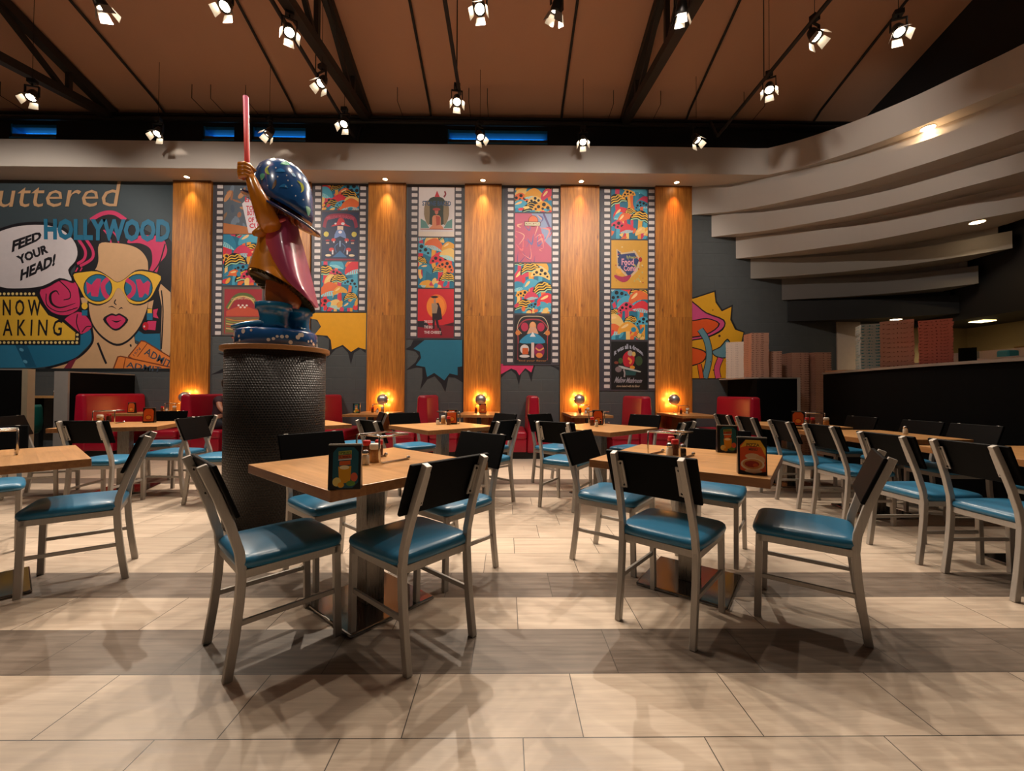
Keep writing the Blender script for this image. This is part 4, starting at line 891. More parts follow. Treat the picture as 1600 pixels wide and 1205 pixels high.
# boots
def boot(px, py, toe, name='boot', k=1.3):
    b = MB(); d = Vector((cos(toe), sin(toe), 0)); c0 = Vector((px, py, S0))
    b.rings([ring(c0 + Vector((0, 0, z * .86)), a * k, a_ * k, sq=.9) for z, a, a_ in ((.0, .085, .085), (.05, .09, .09), (.12, .085, .085), (.2, .092, .092), (.21, .11, .11), (.27, .115, .112), (.28, .1, .1))])
    rs = []
    for l, h, wd in (((-.09, .05, .05), (-.06, .085, .082), (.04, .1, .088), (.14, .08, .085), (.2, .062, .075), (.25, .045, .05), (.265, .03, .02))):
        c = c0 + d * l * k + Vector((0, 0, h * .5)); pp = Vector((-d.y, d.x, 0)) * k; rs.append([c + pp * wd * cos(2 * pi * i / 20) + Vector((0, 0, h * .5 * sin(2 * pi * i / 20))) for i in range(20)])
    b.rings(rs); return b.build(name, BLU2, st)
boot(SP(438, 500).x, PY - .1, pi * 1.03); boot(SP(455, 500).x, PY + .12, pi * .95, k=1.1)
# trunk, robe and its gilled underside
b = MB(); b.rings([ring(Vector((BX + .03 + x, PY, z)), r, r * .8, -.1) for x, z, r in ((.03, S0 + .2, .13), (.03, S0 + .26, .15), (.02, S0 + .34, .155), (.01, S0 + .46, .14), (.0, S0 + .62, .12))]); b.build('trunk', OR2, st)
tl = .42
A0 = SP(392, 424); A1 = SP(490, 472); ctr = (A0 + A1) / 2 - Vector((0, 0, .05)); rx = (A1 - A0).length / 2
prof = [(ctr, rx * 1.0, .31, .44), (ctr + Vector((.0, 0, .03)), rx * .985, .3, .44), (SP(434, 420), .22, .22, .38), (SP(433, 395), .17, .165, .3), (SP(432, 370), .145, .14, .2), (SP(432, 345), .135, .13, .1), (SP(434, 326), .10, .10, 0)]
b = MB(); b.rings([ring(c, a, bb, tt, xt=q_) for (c, a, bb, tt), q_ in zip(prof, (-.34, -.34, -.2, -.1, 0, 0, 0))], cap=False); b.build('robe', OR, st)
b = MB(); b.rings([ring(ctr - Vector((0, 0, .004)), rx * .985, .302, .44, xt=-.34), ring(ctr + Vector((-.01, 0, .03)), rx * .55, .18, .44, xt=-.34), ring(ctr + Vector((-.01, 0, .06)), .1, .09, .4, xt=-.34)], cap=False)
for i in range(40):
    a = 2 * pi * i / 40; X = Matrix.Translation(ctr) @ Matrix.Rotation(.44, 4, 'Y') @ Matrix.Rotation(-.34, 4, 'X'); p0 = X @ Vector((rx * .93 * cos(a), .28 * sin(a), .0)); p1 = X @ Vector((rx * .4 * cos(a), .13 * sin(a), .03)); b.bar(p0, p1, .006, .03)
b.build('robe_gills', glossy('#3c3316', .4, 20), st)
# cape draped over the back
b = MB(); outer = [((490, 480), .06, -1.55), ((480, 445), .2, -1), ((474, 410), .2, -.8), ((466, 375), .17, -.7), ((458, 348), .14, -.5), ((445, 335), .11, -.3)]
Cp = [  # left edge, middle (bulging to the camera), right edge
    [(424, 341), (434, 334), (446, 336), (456, 342)], [(412, 362), (428, 352), (448, 354), (462, 362)], [(412, 384), (430, 376), (452, 378), (469, 386)],
    [(424, 408), (440, 404), (458, 404), (476, 412)], [(446, 438), (455, 434), (468, 436), (484, 444)], [(470, 458), (475, 456), (482, 460), (490, 470)], [(487, 470), (489, 472), (491, 475), (493, 480)]]
dep = [[-.10, -.15, -.13, -.02], [-.13, -.20, -.19, -.02], [-.15, -.24, -.23, -.02], [-.19, -.28, -.25, -.02], [-.27, -.30, -.24, -.02], [-.26, -.24, -.2, -.04], [-.16, -.14, -.1, -.04]]
rows = []
for rr_, dd in zip(Cp, dep): rows.append([SP(u, v, PY + d_) for (u, v), d_ in zip(rr_, dd)])
for rr_ in rows: rr_.append(rr_[-1] + Vector((-.02, .12, .01)))
b.rings(rows, cap=False, closed=False); bm_ = b.bm
o = b.build('cape', None, st, smooth=True, fix=True)
t_ = NT('cape_paint'); sp = t_.n('ShaderNodeSeparateXYZ'); tc = t_.n('ShaderNodeTexCoord'); t_.l(tc.outputs['Object'], sp.inputs[0])
k_ = t_.ramp(t_.math('ADD', sp.outputs[0], t_.math('MULTIPLY', sp.outputs[2], .15)), -1.82, -1.60)
t_.l(t_.mix(k_, lin('#ea524c'), lin('#a84468')), t_.b.inputs['Base Color']); t_.b.inputs['Roughness'].default_value = .3; t_.b.inputs['Coat Weight'].default_value = .5
o.data.materials.clear(); o.data.materials.append(t_.m)
q = o.modifiers.new('sub', 'SUBSURF'); q.levels = 2; q.render_levels = 3; q = o.modifiers.new('solid', 'SOLIDIFY'); q.thickness = .014; q.offset = 1
b = MB(); b.tube([SP(424, 341, PY - .13), SP(428, 348, PY - .16), SP(436, 346, PY - .19), SP(446, 342, PY - .18)], [.012, .02, .02, .015]); b.build('cape_collar', glossy('#c8464a'), st)
# furry head under the hat
b = MB(); b.ball(SP(444, 334), .15, n=18, sc=(.85, .85, 1)); 
for i in range(60):
    a = rd.random() * 2 * pi; z = rd.random(); c = SP(444, 334) + Vector((.12 * cos(a), .12 * sin(a), .08 - z * .18)); b.tube([c + Vector((0, 0, .05)), c, c + Vector((.03 * cos(a), .03 * sin(a), -.05))], [.012, .014, .003], 5)
b.build('head', OR2, st)
# hat: tilted brim and dome
tb = .56; cB = SP(441, 334); brx = .36; bc = SP(443, 331)
b = MB(); bL, bR = SP(386, 306), SP(496, 362); bc = (bL + bR) / 2; brx = (bR - bL).length / 2; tb = math.atan2(bL.z - bR.z, bR.x - bL.x)
b.rings([ring(bc + Vector((0, 0, dz)), brx * f, .32 * f, tb) for f, dz in ((.45, .02), (.8, -.012), (1, -.018), (1.005, -.008), (1, .002), (.8, .015), (.62, .04))], cap=True); b.build('hat_brim', glossy('#1c2350', .3), st)
up = Vector((sin(tb), 0, cos(tb))); top = SP(443, 253)
b = MB(); base = SP(448, 312)
hp = [(SP(444, 326), .262, .235, tb), (SP(444.5, 314), .262, .24, tb * .85), (SP(444.5, 298), .25, .235, tb * .6), (SP(444, 283), .232, .22, tb * .4), (SP(443, 270), .195, .19, tb * .25), (SP(441, 261), .145, .14, tb * .1), (SP(440, 255.5), .085, .085, 0), (SP(440, 253.5), .02, .02, 0)]
b.rings([ring(c, a, bb, tt, 36) for c, a, bb, tt in hp]); b.build('hat_dome', BLU, st, fix=True)
from mathutils.bvhtree import BVHTree
dm = [o for o in st.children if o.name.startswith('hat_dome')][0].data
bv = BVHTree.FromPolygons([v.co for v in dm.vertices], [tuple(p.vertices) for p in dm.polygons])
def onhat(u, v):
    d = ray(u, v).normalized(); h = bv.ray_cast(Vector((0, 0, EYE)), d)
    return (h[0] - d * .004) if h[0] else None
def decal(name, pts, wd, col, parent=st, n=10):
    P_ = smooth2(pts, n); b = MB(); L = []
    for i, p in enumerate(P_):
        a, c = P_[max(i - 1, 0)], P_[min(i + 1, len(P_) - 1)]; dx, dy = c[0] - a[0], c[1] - a[1]; l = math.hypot(dx, dy) or 1; h = wd / 2 * (1 - abs(2 * i / (len(P_) - 1) - 1) ** 1.5)
        row = [onhat(p[0] + q * dy / l * h, p[1] - q * dx / l * h) for q in (-1, -.33, .33, 1)]
        L.append(row)
    for r0, r1 in zip(L, L[1:]):
        for j in range(3):
            q = (r0[j], r0[j + 1], r1[j + 1], r1[j])
            if all(q): b.face(q)
    b.build(name, glossy(col), parent)
for pts, wd, col in (([(464, 282), (471, 288), (473, 296), (470, 301)], 4.5, '#b5c04a'), ([(421, 258), (416, 264), (418, 270), (422, 272)], 5, '#9cc056'), ([(438, 256), (446, 255), (454, 257)], 6, '#4fa98c'),
        ([(408, 282), (410, 275), (414, 272)], 8, '#4aa58c'), ([(478, 322), (482, 328), (482, 338)], 7, '#6fb49a'), ([(425, 296), (429, 288), (431, 280)], 5, '#7a5c3c'), ([(436, 292), (444, 290), (450, 294)], 5, '#2a78b8'), ([(452, 312), (460, 316), (466, 322)], 6, '#123a70'), ([(430, 268), (438, 266), (446, 268)], 6, '#2a78b8'), ([(455, 270), (462, 276)], 4, '#2f86c0')):
    decal('painted_moon' if col[1] in '9b46' else 'painted_swirl', pts, wd, col)
for u, v in ((431, 262), (448, 274), (434, 276), (456, 290), (450, 282), (447, 291), (462, 306), (418, 290), (474, 312)):
    decal('painted_star', [(u - 1.2, v), (u + 1.2, v)], 2.6, '#c8ccd0', n=6)
# raised arm with a fist closed on the wand
arm = [SP(425, 356, PY - .17), SP(417, 340, PY - .24), SP(407, 315, PY - .29), SP(399, 297, PY - .3), SP(394, 283, PY - .3), SP(391, 276, PY - .3)]
b = MB(); b.tube(arm, [.09, .085, .07, .056, .046, .04], 20); b.ball(SP(388, 270, PY - .3), .05, n=12, sc=(.9, .85, 1.05)); b.build('arm', OR, st)
b = MB(); ring_ = SP(386, 270, PY - .3)
for i, (v, rr2) in enumerate(((262, .022), (267.5, .024), (273, .024), (278.5, .021))):
    c = SP(385, v, PY - .3); b.tube([c + Vector((.045, -.02, .004)), c + Vector((.02, -.052, .002)), c + Vector((-.02, -.05, 0)), c + Vector((-.042, -.02, 0)), c + Vector((-.03, .015, 0))], [rr2 * .95, rr2, rr2, rr2 * .95, rr2 * .7], 12)
c = SP(386, 262, PY - .3); b.tube([c + Vector((.05, .02, -.03)), c + Vector((.03, .0, .0)), c + Vector((.0, -.015, .018)), c + Vector((-.03, -.01, .02))], [.026, .025, .023, .015], 12); b.build('fist', OR, st)
b = MB(); b.tube([SP(424, 352, PY - .1), SP(405, 364, PY - .16), SP(396, 365, PY - .2)], [.07, .045, .02], 14); b.build('other_arm', OR, st)
t_ = NT('wand_paint'); sp = t_.n('ShaderNodeSeparateXYZ'); tc = t_.n('ShaderNodeTexCoord'); t_.l(tc.outputs['Object'], sp.inputs[0]); t_.l(t_.mix(t_.ramp(sp.outputs[2], 3.25, 3.8), lin('#e0362c'), lin('#b8588c')), t_.b.inputs['Base Color']); t_.b.inputs['Roughness'].default_value = .55
b = MB(); b.tube([SP(388, 285, PY - .315), SP(386, 250, PY - .315), SP(384, 151, PY - .315)], [.015, .02, .021], 14); b.build('wand', t_.m, st)

# ================================================================ TABLE THINGS
def make_stand():
    t = thing('pizza_stand', '', 'stand', group='wire pizza stands on the tables')
    for s_ in (-1, 1):
        b = MB(); b.tube([(s_ * .1, .12, .006), (s_ * .1, -.06, .006), (s_ * .1, -.075, .012), (s_ * .1, -.08, .03), (s_ * .1, -.08, .135), (s_ * .1, -.075, .147), (s_ * .1, -.065, .15), (s_ * .1, .12, .15)], .0055, 8); o = b.build('side_wire', M['chrome'], t)
        b = MB(); b.ball((s_ * .1, .125, .012), .0115, n=8); b.build('ball_foot', M['chrome'], o)
    b = MB(); b.tube([(-.1, .12, .15), (.1, .12, .15)], .0055, 8); b.tube([(-.1, -.06, .15), (.1, -.06, .15)], .0055, 8); b.build('cross_wire', M['chrome'], t)
    return t
ST_ = make_stand()
def make_shaker(kind):
    t = thing(kind + '_shaker', '', 'shaker', group='shakers on the tables'); gl = flat('#8f8170', .1, coat=.5)
    if kind == 'salt':
        b = MB(); b.lathe([(.019, 0), (.021, .004), (.019, .045), (.014, .055)], n=16); b.build('glass_jar', flat('#cfc8ba', .15), t)
        b = MB(); b.lathe([(.016, .053), (.017, .058), (.017, .072), (.009, .08)], n=16); b.build('cap', M['chrome'], t)
    elif kind == 'pepper_flake':
        b = MB(); b.lathe([(.022, 0), (.024, .004), (.024, .06), (.02, .07), (.019, .072)], n=18); b.build('glass_jar', flat('#5a2f1c', .2, vary=.5, scale=160), t)
        b = MB(); b.lathe([(.0215, .07), (.023, .074), (.023, .094), (.02, .1)], n=18); b.build('red_cap', flat('#b5161c', .35), t)
    elif kind == 'pepper':
        b = MB(); b.lathe([(.019, 0), (.021, .004), (.019, .045), (.014, .055)], n=16); b.build('glass_jar', flat('#2c2622', .15, vary=.4, scale=200), t)
        b = MB(); b.lathe([(.016, .053), (.017, .058), (.017, .072), (.009, .08)], n=16); b.build('cap', M['chrome'], t)
    else:
        b = MB(); b.lathe([(.028, 0), (.031, .004), (.03, .05), (.025, .075)], n=20); b.build('glass_jar', flat('#a5723e', .2, vary=.35, scale=120), t)
        b = MB(); b.lathe([(.0285, .073), (.03, .077), (.03, .096), (.026, .104)], n=20); b.build('white_cap', flat('#d6cec2', .4), t)
    return t
SH = {k: make_shaker(k) for k in ('salt', 'pepper_flake', 'cheese', 'pepper')}
KN = {'salt': 'small white salt shaker', 'pepper_flake': 'red-capped pepper flake shaker', 'cheese': 'stout white-capped cheese shaker', 'pepper': 'small dark pepper shaker'}
HOLD = flat('#0b0b0d', .3)
def tent(loc, rz, kind, lb):
    t = thing('menu_holder', lb, 'menu holder', loc, rz, 'menu holders on the tables'); w_, h_ = .063, .178
    b = MB(); v = [(-w_, -.016, 0), (w_, -.016, 0), (w_, .03, 0), (-w_, .03, 0), (-w_, -.004, h_), (w_, -.004, h_), (w_, .012, h_), (-w_, .012, h_)]
    for q in ((0, 1, 5, 4), (1, 2, 6, 5), (2, 3, 7, 6), (3, 0, 4, 7), (0, 3, 2, 1), (4, 5, 6, 7)): b.face([v[i] for i in q])
    bmesh.ops.remove_doubles(b.bm, verts=b.bm.verts, dist=1e-5); b.build('frame', HOLD, t, bevel=.002)
    b = MB(); b.box(-w_ - .001, w_ + .001, -.005, .013, h_ - .002, h_ + .004); b.build('top_edge', flat('#77736c', .25), t)
    # card on the leaning front face
    A = Art(0); A.b = MB()
    def P3(x, y, k): return Vector((x * w_, -.016 + .012 * y - .0006 - k * .00012, y * h_))
    class CA:
        pass
    def poly(pts, col, sm=0):
        A.k += 1; A.b.face([P3(x, y, A.k) for x, y in pts], flat(col, .35))
    def ell(cx, cy, rx, ry, col, n=18): poly([(cx + rx * cos(2 * pi * i / n), cy + ry * sin(2 * pi * i / n)) for i in range(n)], col)
    if kind == 'drink':
        poly([(-.72, .12), (-.3, .04), (.5, .04), (.85, .16), (.85, .84), (.55, .95), (-.45, .95), (-.72, .84)], '#12505f')
        poly([(-.38, .86), (.42, .88), (.42, .8), (-.38, .78)], '#a8ac4a'); poly([(-.38, .77), (.42, .79), (.42, .71), (-.38, .69)], '#c9692f'); poly([(-.38, .68), (.42, .70), (.42, .675), (-.38, .655)], '#cfc6c0'); poly([(-.32, .64), (.36, .655), (.36, .56), (-.32, .545)], '#c95a20')
        poly([(-.38, .52), (.42, .53), (.36, .16), (-.3, .14)], '#cf9212'); ell(0, .5, .3, .045, '#e6d6a8'); ell(-.45, .18, .26, .1, '#d8c26a'); ell(-.2, .11, .2, .06, '#d89a20'); ell(.6, .28, .22, .1, '#c9583a'); ell(.4, .14, .28, .06, '#5f8a3a')
    elif kind == 'pizza':
        poly([(-.85, .12), (.1, .03), (.9, .1), (.9, .72), (.55, .94), (-.45, .94), (-.85, .78)], '#d8531c'); poly([(-.85, .72), (-.45, .94), (.55, .94), (.9, .72), (.9, .5), (.6, .75), (-.4, .78)], '#e8b030')
        ell(.0, .5, .5, .08, '#dcb58a'); ell(.5, .4, .35, .12, '#d8a878'); ell(.0, .28, .82, .17, '#e3cba8'); ell(.0, .29, .68, .135, '#c98a4a'); ell(-.05, .29, .5, .09, '#9a2a14'); ell(.2, .26, .18, .05, '#c8501c'); ell(.05, .1, .6, .05, '#dcc0a0')
    else:
        poly([(-.85, .1), (.85, .1), (.85, .8), (.5, .95), (-.5, .95), (-.85, .8)], '#c9561c'); ell(0, .35, .6, .2, '#a83a14'); ell(0, .36, .45, .13, '#d88a30')
    o = A.b.build('printed_card', None, t, fix=False)
    def txt(s, x0, y0, x1, y1, col):
        cu = bpy.data.curves.new('lettering', 'FONT'); cu.body = s; cu.offset = .02; ob = bpy.data.objects.new('lettering', cu); COL.objects.link(ob); me = bpy.data.meshes.new_from_object(ob.evaluated_get(bpy.context.evaluated_depsgraph_get()))
        V = [v.co.copy() for v in me.vertices]; F = [tuple(p.vertices) for p in me.polygons]; bpy.data.objects.remove(ob); a0, a1 = min(v.x for v in V), max(v.x for v in V); b0, b1 = min(v.y for v in V), max(v.y for v in V); m2 = MB()
        for f in F: m2.face([P3(x0 + (x1 - x0) * (V[i].x - a0) / (a1 - a0), y0 + (y1 - y0) * (V[i].y - b0) / (b1 - b0), A.k + 2) for i in f], flat(col, .4))
        m2.build('card_lettering', None, t, fix=False)
    if kind == 'drink': txt('SPIKED', -.34, .795, .38, .855, '#2f4a20'); txt('SUMMER', -.34, .705, .38, .765, '#7a2410')
    elif kind == 'pizza': txt('PIZZA', -.4, .76, .5, .85, '#5a3a14'); txt('MENU', -.25, .65, .35, .72, '#5a3a14')
    return t
def on_table(k, items, nm, z=TZ):
    x, y, r = k; 
    for kind, u, v, rot, lb in items:
        if kind == 'stand' and nm.startswith('near'): p = Vector(((-.726, 2.363) if 'left' in nm else (1.019, 2.571)) + (z + .0005,)); rot = -35 if 'left' in nm else -46; u = None; place(ST_, p, R(rot), 'silver wire pizza stand on the ' + nm, 'wire pizza stands on the tables'); continue
        p = G(u, v, z + .0005) if u is not None else Vector((x, y, z))
        if kind == 'stand': place(ST_, p, R(rot), lb or 'silver wire pizza stand on the ' + nm, 'wire pizza stands on the tables')
        elif kind in SH: place(SH[kind], p, 0, (lb or KN[kind]) + ' on the ' + nm, 'shakers on the tables')
        else: tent(p, R(rot), kind[5:], lb)
on_table(T[1][:3], [('stand', 612, 710, 35, ''), ('salt', 571, 726, 0, ''), ('cheese', 586, 722, 0, ''), ('pepper_flake', 573, 714, 0, ''), ('pepper_flake', 592, 713, 0, 'second red-capped shaker, behind the cheese,'), ('tent_drink', 539, 764, 8, 'black menu holder with yellow drink picture on the near left table')], 'near left table')
on_table(T[2][:3], [('stand', 1047, 703, -20, ''), ('salt', 1046, 712, 0, ''), ('pepper_flake', 1055, 711, 0, ''), ('pepper', 1067, 714, 0, ''), ('pepper_flake', 1049, 705, 0, 'dark red-capped shaker at the back'), ('tent_drink', 1136, 707, -12, 'smaller-looking menu holder with yellow drink picture, back of the near right table'), ('tent_pizza', 1175, 741, -20, 'orange and yellow menu holder with pizza picture on the near right table')], 'near right table')
on_table(T[3][:3], [('stand', 702, 663, 40, ''), ('salt', 684, 664, 0, ''), ('cheese', 693, 663, 0, ''), ('pepper_flake', 701, 664, 0, ''), ('tent_x', 706, 663, 0, 'small orange menu holder on the table left of centre')], 'table left of centre')
on_table(T[4][:3], [('stand', 935, 662, -30, ''), ('pepper_flake', 925, 665, 0, ''), ('salt', 932, 667, 0, ''), ('tent_x', 934, 664, 0, 'small orange menu holder on the table right of centre'), ('pepper', 938, 664, 0, '')], 'table right of centre')
on_table(T[5][:3], [('stand', -14, 712, 50, '')], 'cut-off left table')
on_table(T[6][:3], [('stand', 168, 662, 20, ''), ('cheese', 156, 662, 0, ''), ('pepper', 160, 660, 0, ''), ('pepper_flake', 170, 659, 0, ''), ('tent_x', 233, 660.5, 10, 'orange menu holder on the left middle table')], 'left middle table')
for (px, nm) in (((PIL[0][0] + PIL[0][1]) / 2, 'booth table at the far left pilaster'), ((PIL[2][0] + PIL[2][1]) / 2, 'booth table right of the statue'), ((PIL[3][0] + PIL[3][1]) / 2, 'booth table left of centre'), ((PIL[4][0] + PIL[4][1]) / 2, 'booth table right of centre'), ((PIL[5][0] + PIL[5][1]) / 2, 'booth table at the rightmost pilaster')):
    for kk, dx, dy in (('pepper_flake', -.08, 7.72), ('salt', .02, 7.7), ('cheese', .08, 7.8)): place(SH[kk], (px + dx, dy, TZ + .0005), 0, KN[kk] + ' on the ' + nm, 'shakers on the tables')
    place(ST_, (px, 7.88, TZ + .0005), 0, 'silver wire pizza stand on the ' + nm, 'wire pizza stands on the tables')
tent((W(206, 640, 7.2).x, 7.2, TZ + .0005), 0, 'x', 'orange menu holder on the booth table at the far left pilaster')
xp = (PIL[2][0] + PIL[2][1]) / 2
tent((xp - .28, 7.45, TZ + .0005), 0, 'drink', 'small menu holder with yellow drink on the booth table right of the statue')
tent(((PIL[3][0] + PIL[3][1]) / 2 + .06, 7.5, TZ + .0005), 0, 'x', 'small orange menu holder on the booth table left of centre')
place(ST_, (RX + .25, 5.15, TZ + .0005), R(-20), 'silver wire pizza stand on the far table by the counter', 'wire pizza stands on the tables')
tent((RX - .12, 4.9, TZ + .0005), R(-35), 'x', 'orange menu holder on the far table by the counter')
for kk, dx, dy in (('salt', .0, -.3), ('pepper_flake', .06, -.25), ('pepper_flake', .14, -.24), ('cheese', .26, -.3)):
    place(SH[kk], (RX + dx, 5.25 + dy, TZ + .0005), 0, KN[kk] + (' (first from the left)' if dx == .06 else '') + ' on the far table by the counter', 'shakers on the tables')
for (x, y) in ((RX, 2.68), (RX, 4.0)):
    place(SH['salt'], (x + .3, y, TZ + .0005), 0, 'small salt shaker on the %s table by the counter' % ('nearest' if y < 3 else 'middle'), 'shakers on the tables')

# ================================================================ PARTITIONS, COUNTER
GE = flat('#8b8580', .5)
def partition(x0, x1, y0, y1, h, lb, end='front'):
    t = thing('low_partition', lb, 'partition', (0, 0, 0)); b = MB(); b.box(x0, x1, y0, y1, 0, h); b.build('panel', flat('#050506', .9, spec=.1), t)
    b = MB(); b.box(x0 - .006, x1 + .006, y0 - .006, y1, h, h + .02); b.build('top_rail', GE, t)
    return t
t = partition(-7.64, -7.42, 7.06, 8.28, 1.45, 'half-height partition with a broad grey end beside the long red booth'); b = MB(); b.box(-7.645, -7.415, 7.03, 7.06, 0, 1.47); b.build('end_cap', GE, t)
t = partition(-9.6, -7.31, 6.3, 6.36, 1.45, 'black half-height partition at the left photo edge'); b = MB(); b.box(-7.31, -7.225, 6.28, 6.38, 0, 1.47); b.build('end_post', flat('#a59a84', .5), t)
t = partition(4.55, 5.2, 7.3, 7.36, 1.42, 'black half-height partition carrying pizza boxes at right'); b = MB(); b.box(5.2, 5.245, 7.28, 7.38, 0, 1.44); b.build('end_post', flat('#b8b2ac', .5), t)
b = MB(); b.box(4.475, 4.55, 7.3, 8.28, 0, 1.42); b.build('return_panel', flat('#060709', .9, spec=.1), t)
b = MB(); b.box(4.3, 5.24, 7.38, 8.28, 1.42, 1.44); b.build('ledge', flat('#b0a79f', .4), t)
# long dark counter, gently curved
ctr_ = smooth2([(5.05, 6.5), (4.78, 5.3), (4.64, 4.4), (4.66, 3.4), (4.8, 2.2), (5.1, .6)], 6)
t = thing('pizza_counter', 'long dark counter front with a pale ledge on the right', 'counter', (0, 0, 0))
b = MB(); b.prism(ctr_ + [(ctr_[-1][0] + .12, .6), (5.17, 6.5)] if 0 else ctr_ + [(x + .12, y) for x, y in ctr_[::-1]], 0, 1.46); b.build('front_panel', flat('#040405', .9, spec=.1), t)
b = MB(); b.prism([(x - .015, y) for x, y in ctr_] + [(x + .5, y) for x, y in ctr_[::-1]], 1.46, 1.49); b.build('ledge', flat('#8e8680', .35), t)
b = MB(); b.box(8.2, 8.9, 2.6, 8.0, .0, .95); tag(b.build('prep_table', m_brushed('prep_steel', '#8a8a88', '#a5a5a2', .3, .9)), 'stainless prep table in the kitchen behind the counter', 'table')
b = MB(); b.box(8.0, 9.3, 3.2, 6.2, 1.9, 2.7); b.prism([(7.9, 3.1), (9.35, 3.1), (9.35, 6.3), (7.9, 6.3)], 1.82, 1.9); tag(b.build('extractor_hood', flat('#8a6c3c', .4, .4)), 'warm-lit extractor hood in the kitchen behind the counter', 'hood')
t = thing('prep_shelf', 'bright stainless shelf seen over the right end of the counter', 'shelf', (0, 0, 0)); BS = m_brushed('shelf_steel', '#c9c9c9', '#e5e5e5', .35, .5); b = MB(); b.box(6.35, 6.95, 4.0, 6.6, 1.6, 1.64); b.build('shelf_top', BS, t); b = MB(); b.box(6.95, 6.98, 4.0, 6.6, 1.3, 1.79); b.build('back_splash', BS, t)
for x, y in ((6.4, 4.05), (6.9, 4.05), (6.4, 6.55), (6.9, 6.55)): b = MB(); b.bar((x, y, 0), (x, y, 1.6), .04); b.build('leg', M['steel'], t)
for i, (y, h, col, lb) in enumerate(((6.3, .1, '#cfd4d8', 'pale food pan'), (5.8, .13, '#c9c2b4', 'cream food tub'), (5.35, .1, '#3aa0b4', 'teal food tub'), (4.8, .12, '#d0ccc4', 'white food tub'))):
    b = MB(); b.box(6.55, 6.7, y - .07, y + .07, 1.641, 1.64 + h); tag(b.build('food_tub', flat(col, .4), bevel=.02), lb + ' on the stainless shelf behind the counter', 'tub')
for x, y in ((8.7, 7.4), (8.7, 6.0)):
    t = thing('kitchen_downlight', 'warm square lamp under the black bulkhead of the kitchen', 'lamp', (x, y, 2.5), 0, 'lamps under the kitchen bulkhead'); b = MB(); b.box(-.12, .12, -.12, .12, -.015, -.001); b.build('lamp_face', emit('kitchen_glow', (1, .75, .35), 5), t)
    spot((x, y, 2.47), (x - .4, y, 0), 60, (1, .78, .45), 150, .8, .1)
spot((8.35, 4.5, 2.4), (6.7, 5.2, 1.6), 650, (1, .95, .88), 90, .6, .08); spot((5.9, 4.7, 3.3), (6.9, 5.4, 1.7), 60, (1, .95, .88), 60, .6, .05) if 0 else None  # unseen spot without a fixture, added to brighten the stainless shelf
t = thing('order_screen', 'small black screen standing on the counter at right', 'screen', (4.8, 4.22, 1.491), R(-47)); b = MB(); b.box(-.065, .065, .0, .02, .0, .15); b.build('screen', M['back'], t)
b = MB(); b.box(-.05, .05, .021, .09, 0, .01); b.build('foot', M['black'], t)

# ---- pizza boxes
def box_mat(top, side, ink):
    t = NT('card_box'); c = t.n('ShaderNodeTexCoord'); sp = t.n('ShaderNodeSeparateXYZ'); t.l(c.outputs['Object'], sp.inputs[0])
    mp = t.n('ShaderNodeMapping'); mp.inputs['Scale'].default_value = (38, 38, 60); t.l(c.outputs['Object'], mp.inputs[0]); nz = t.noise(1., mp.outputs[0], 1)
    band = t.math('MULTIPLY', t.math('COMPARE', sp.outputs[2], .016, .007), t.math('GREATER_THAN', nz, .56))
    t.l(t.mix(band, lin(side), lin(ink)), t.b.inputs['Base Color']); t.b.inputs['Roughness'].default_value = .75; return t.m
BM = {'brown': box_mat('', '#b08e80', '#5a352c'), 'pink': box_mat('', '#cf7c70', '#7a3a34'), 'white': box_mat('', '#cfc0b4', '#b3a59a'), 'teal': box_mat('', '#a9babd', '#1f7f92'), 'tan': box_mat('', '#b98c78', '#6a463a')}
def box_proto(kind, w_, d_, h_):
    t = thing('pizza_box', '', 'box'); e = .004
    b = MB(); b.box(-w_ / 2, w_ / 2, -d_ / 2, d_ / 2, .0005, h_ - .0005); b.build('tray', BM[kind], t, bevel=.0015)
    b = MB(); b.box(-w_ / 2 - .002, w_ / 2 + .002, -d_ / 2 - .002, d_ / 2 + .002, h_ * .62, h_ - .001); b.build('lid_flap', BM[kind], t)
    return t
rb = random.Random(2)
def stack(x, y, z, n, proto, h, rz, grp, lb):
    for i in range(n):
        nm = 'bottom' if i == 0 else 'topmost' if i == n - 1 else None
        place(proto, (x + rb.uniform(-.004, .004), y + rb.uniform(-.004, .004), z + i * h), R(rz + rb.uniform(-1.2, 1.2)), ('%s box of ' % nm if nm else 'box inside ') + lb, grp if nm is None else grp)
B1 = box_proto('brown', .31, .32, .058); B2 = box_proto('pink', .27, .32, .036); B3 = box_proto('teal', .30, .30, .042); B4 = box_proto('white', .3, .3, .036); B5 = box_proto('tan', .30, .30, .034); B6 = box_proto('tan', .30, .34, .041)
stack(4.96, 5.16, 1.491, 10, B1, .058, -44, 'printed brown boxes stacked on the counter', 'the printed brown stack in the middle of the counter')
stack(4.93, 4.66, 1.491, 14, B2, .036, -47, 'pink-red boxes stacked on the counter', 'the pink-red stack on the counter near the screen')
stack(5.14, 5.72, 1.491, 15, B3, .042, -30, 'grey and teal boxes stacked on the counter', 'the grey and teal stack on the counter')
stack(4.47, 8.0, 1.441, 20, B4, .035, -30, 'pale boxes beside the mushroom mural', 'the pale stack right against the mushroom mural')
stack(4.62, 7.56, 1.441, 24, B5, .034, -6, 'boxes in the tall stack on the partition', 'the tall tan stack beside the mushroom mural')
stack(4.98, 7.72, 1.441, 12, B6, .041, -20, 'boxes in the low stacks on the partition', 'the low stack in the middle of the partition')
stack(5.06, 7.40, 1.441, 11, B6, .041, -4, 'boxes in the right low stack on the partition', 'the low stack at the right end of the partition') if 0 else None
stack(5.44, 7.70, 0, 45, B6, .0425, -4, 'boxes stacked on the floor by the partition', 'the left floor stack between partition and counter')
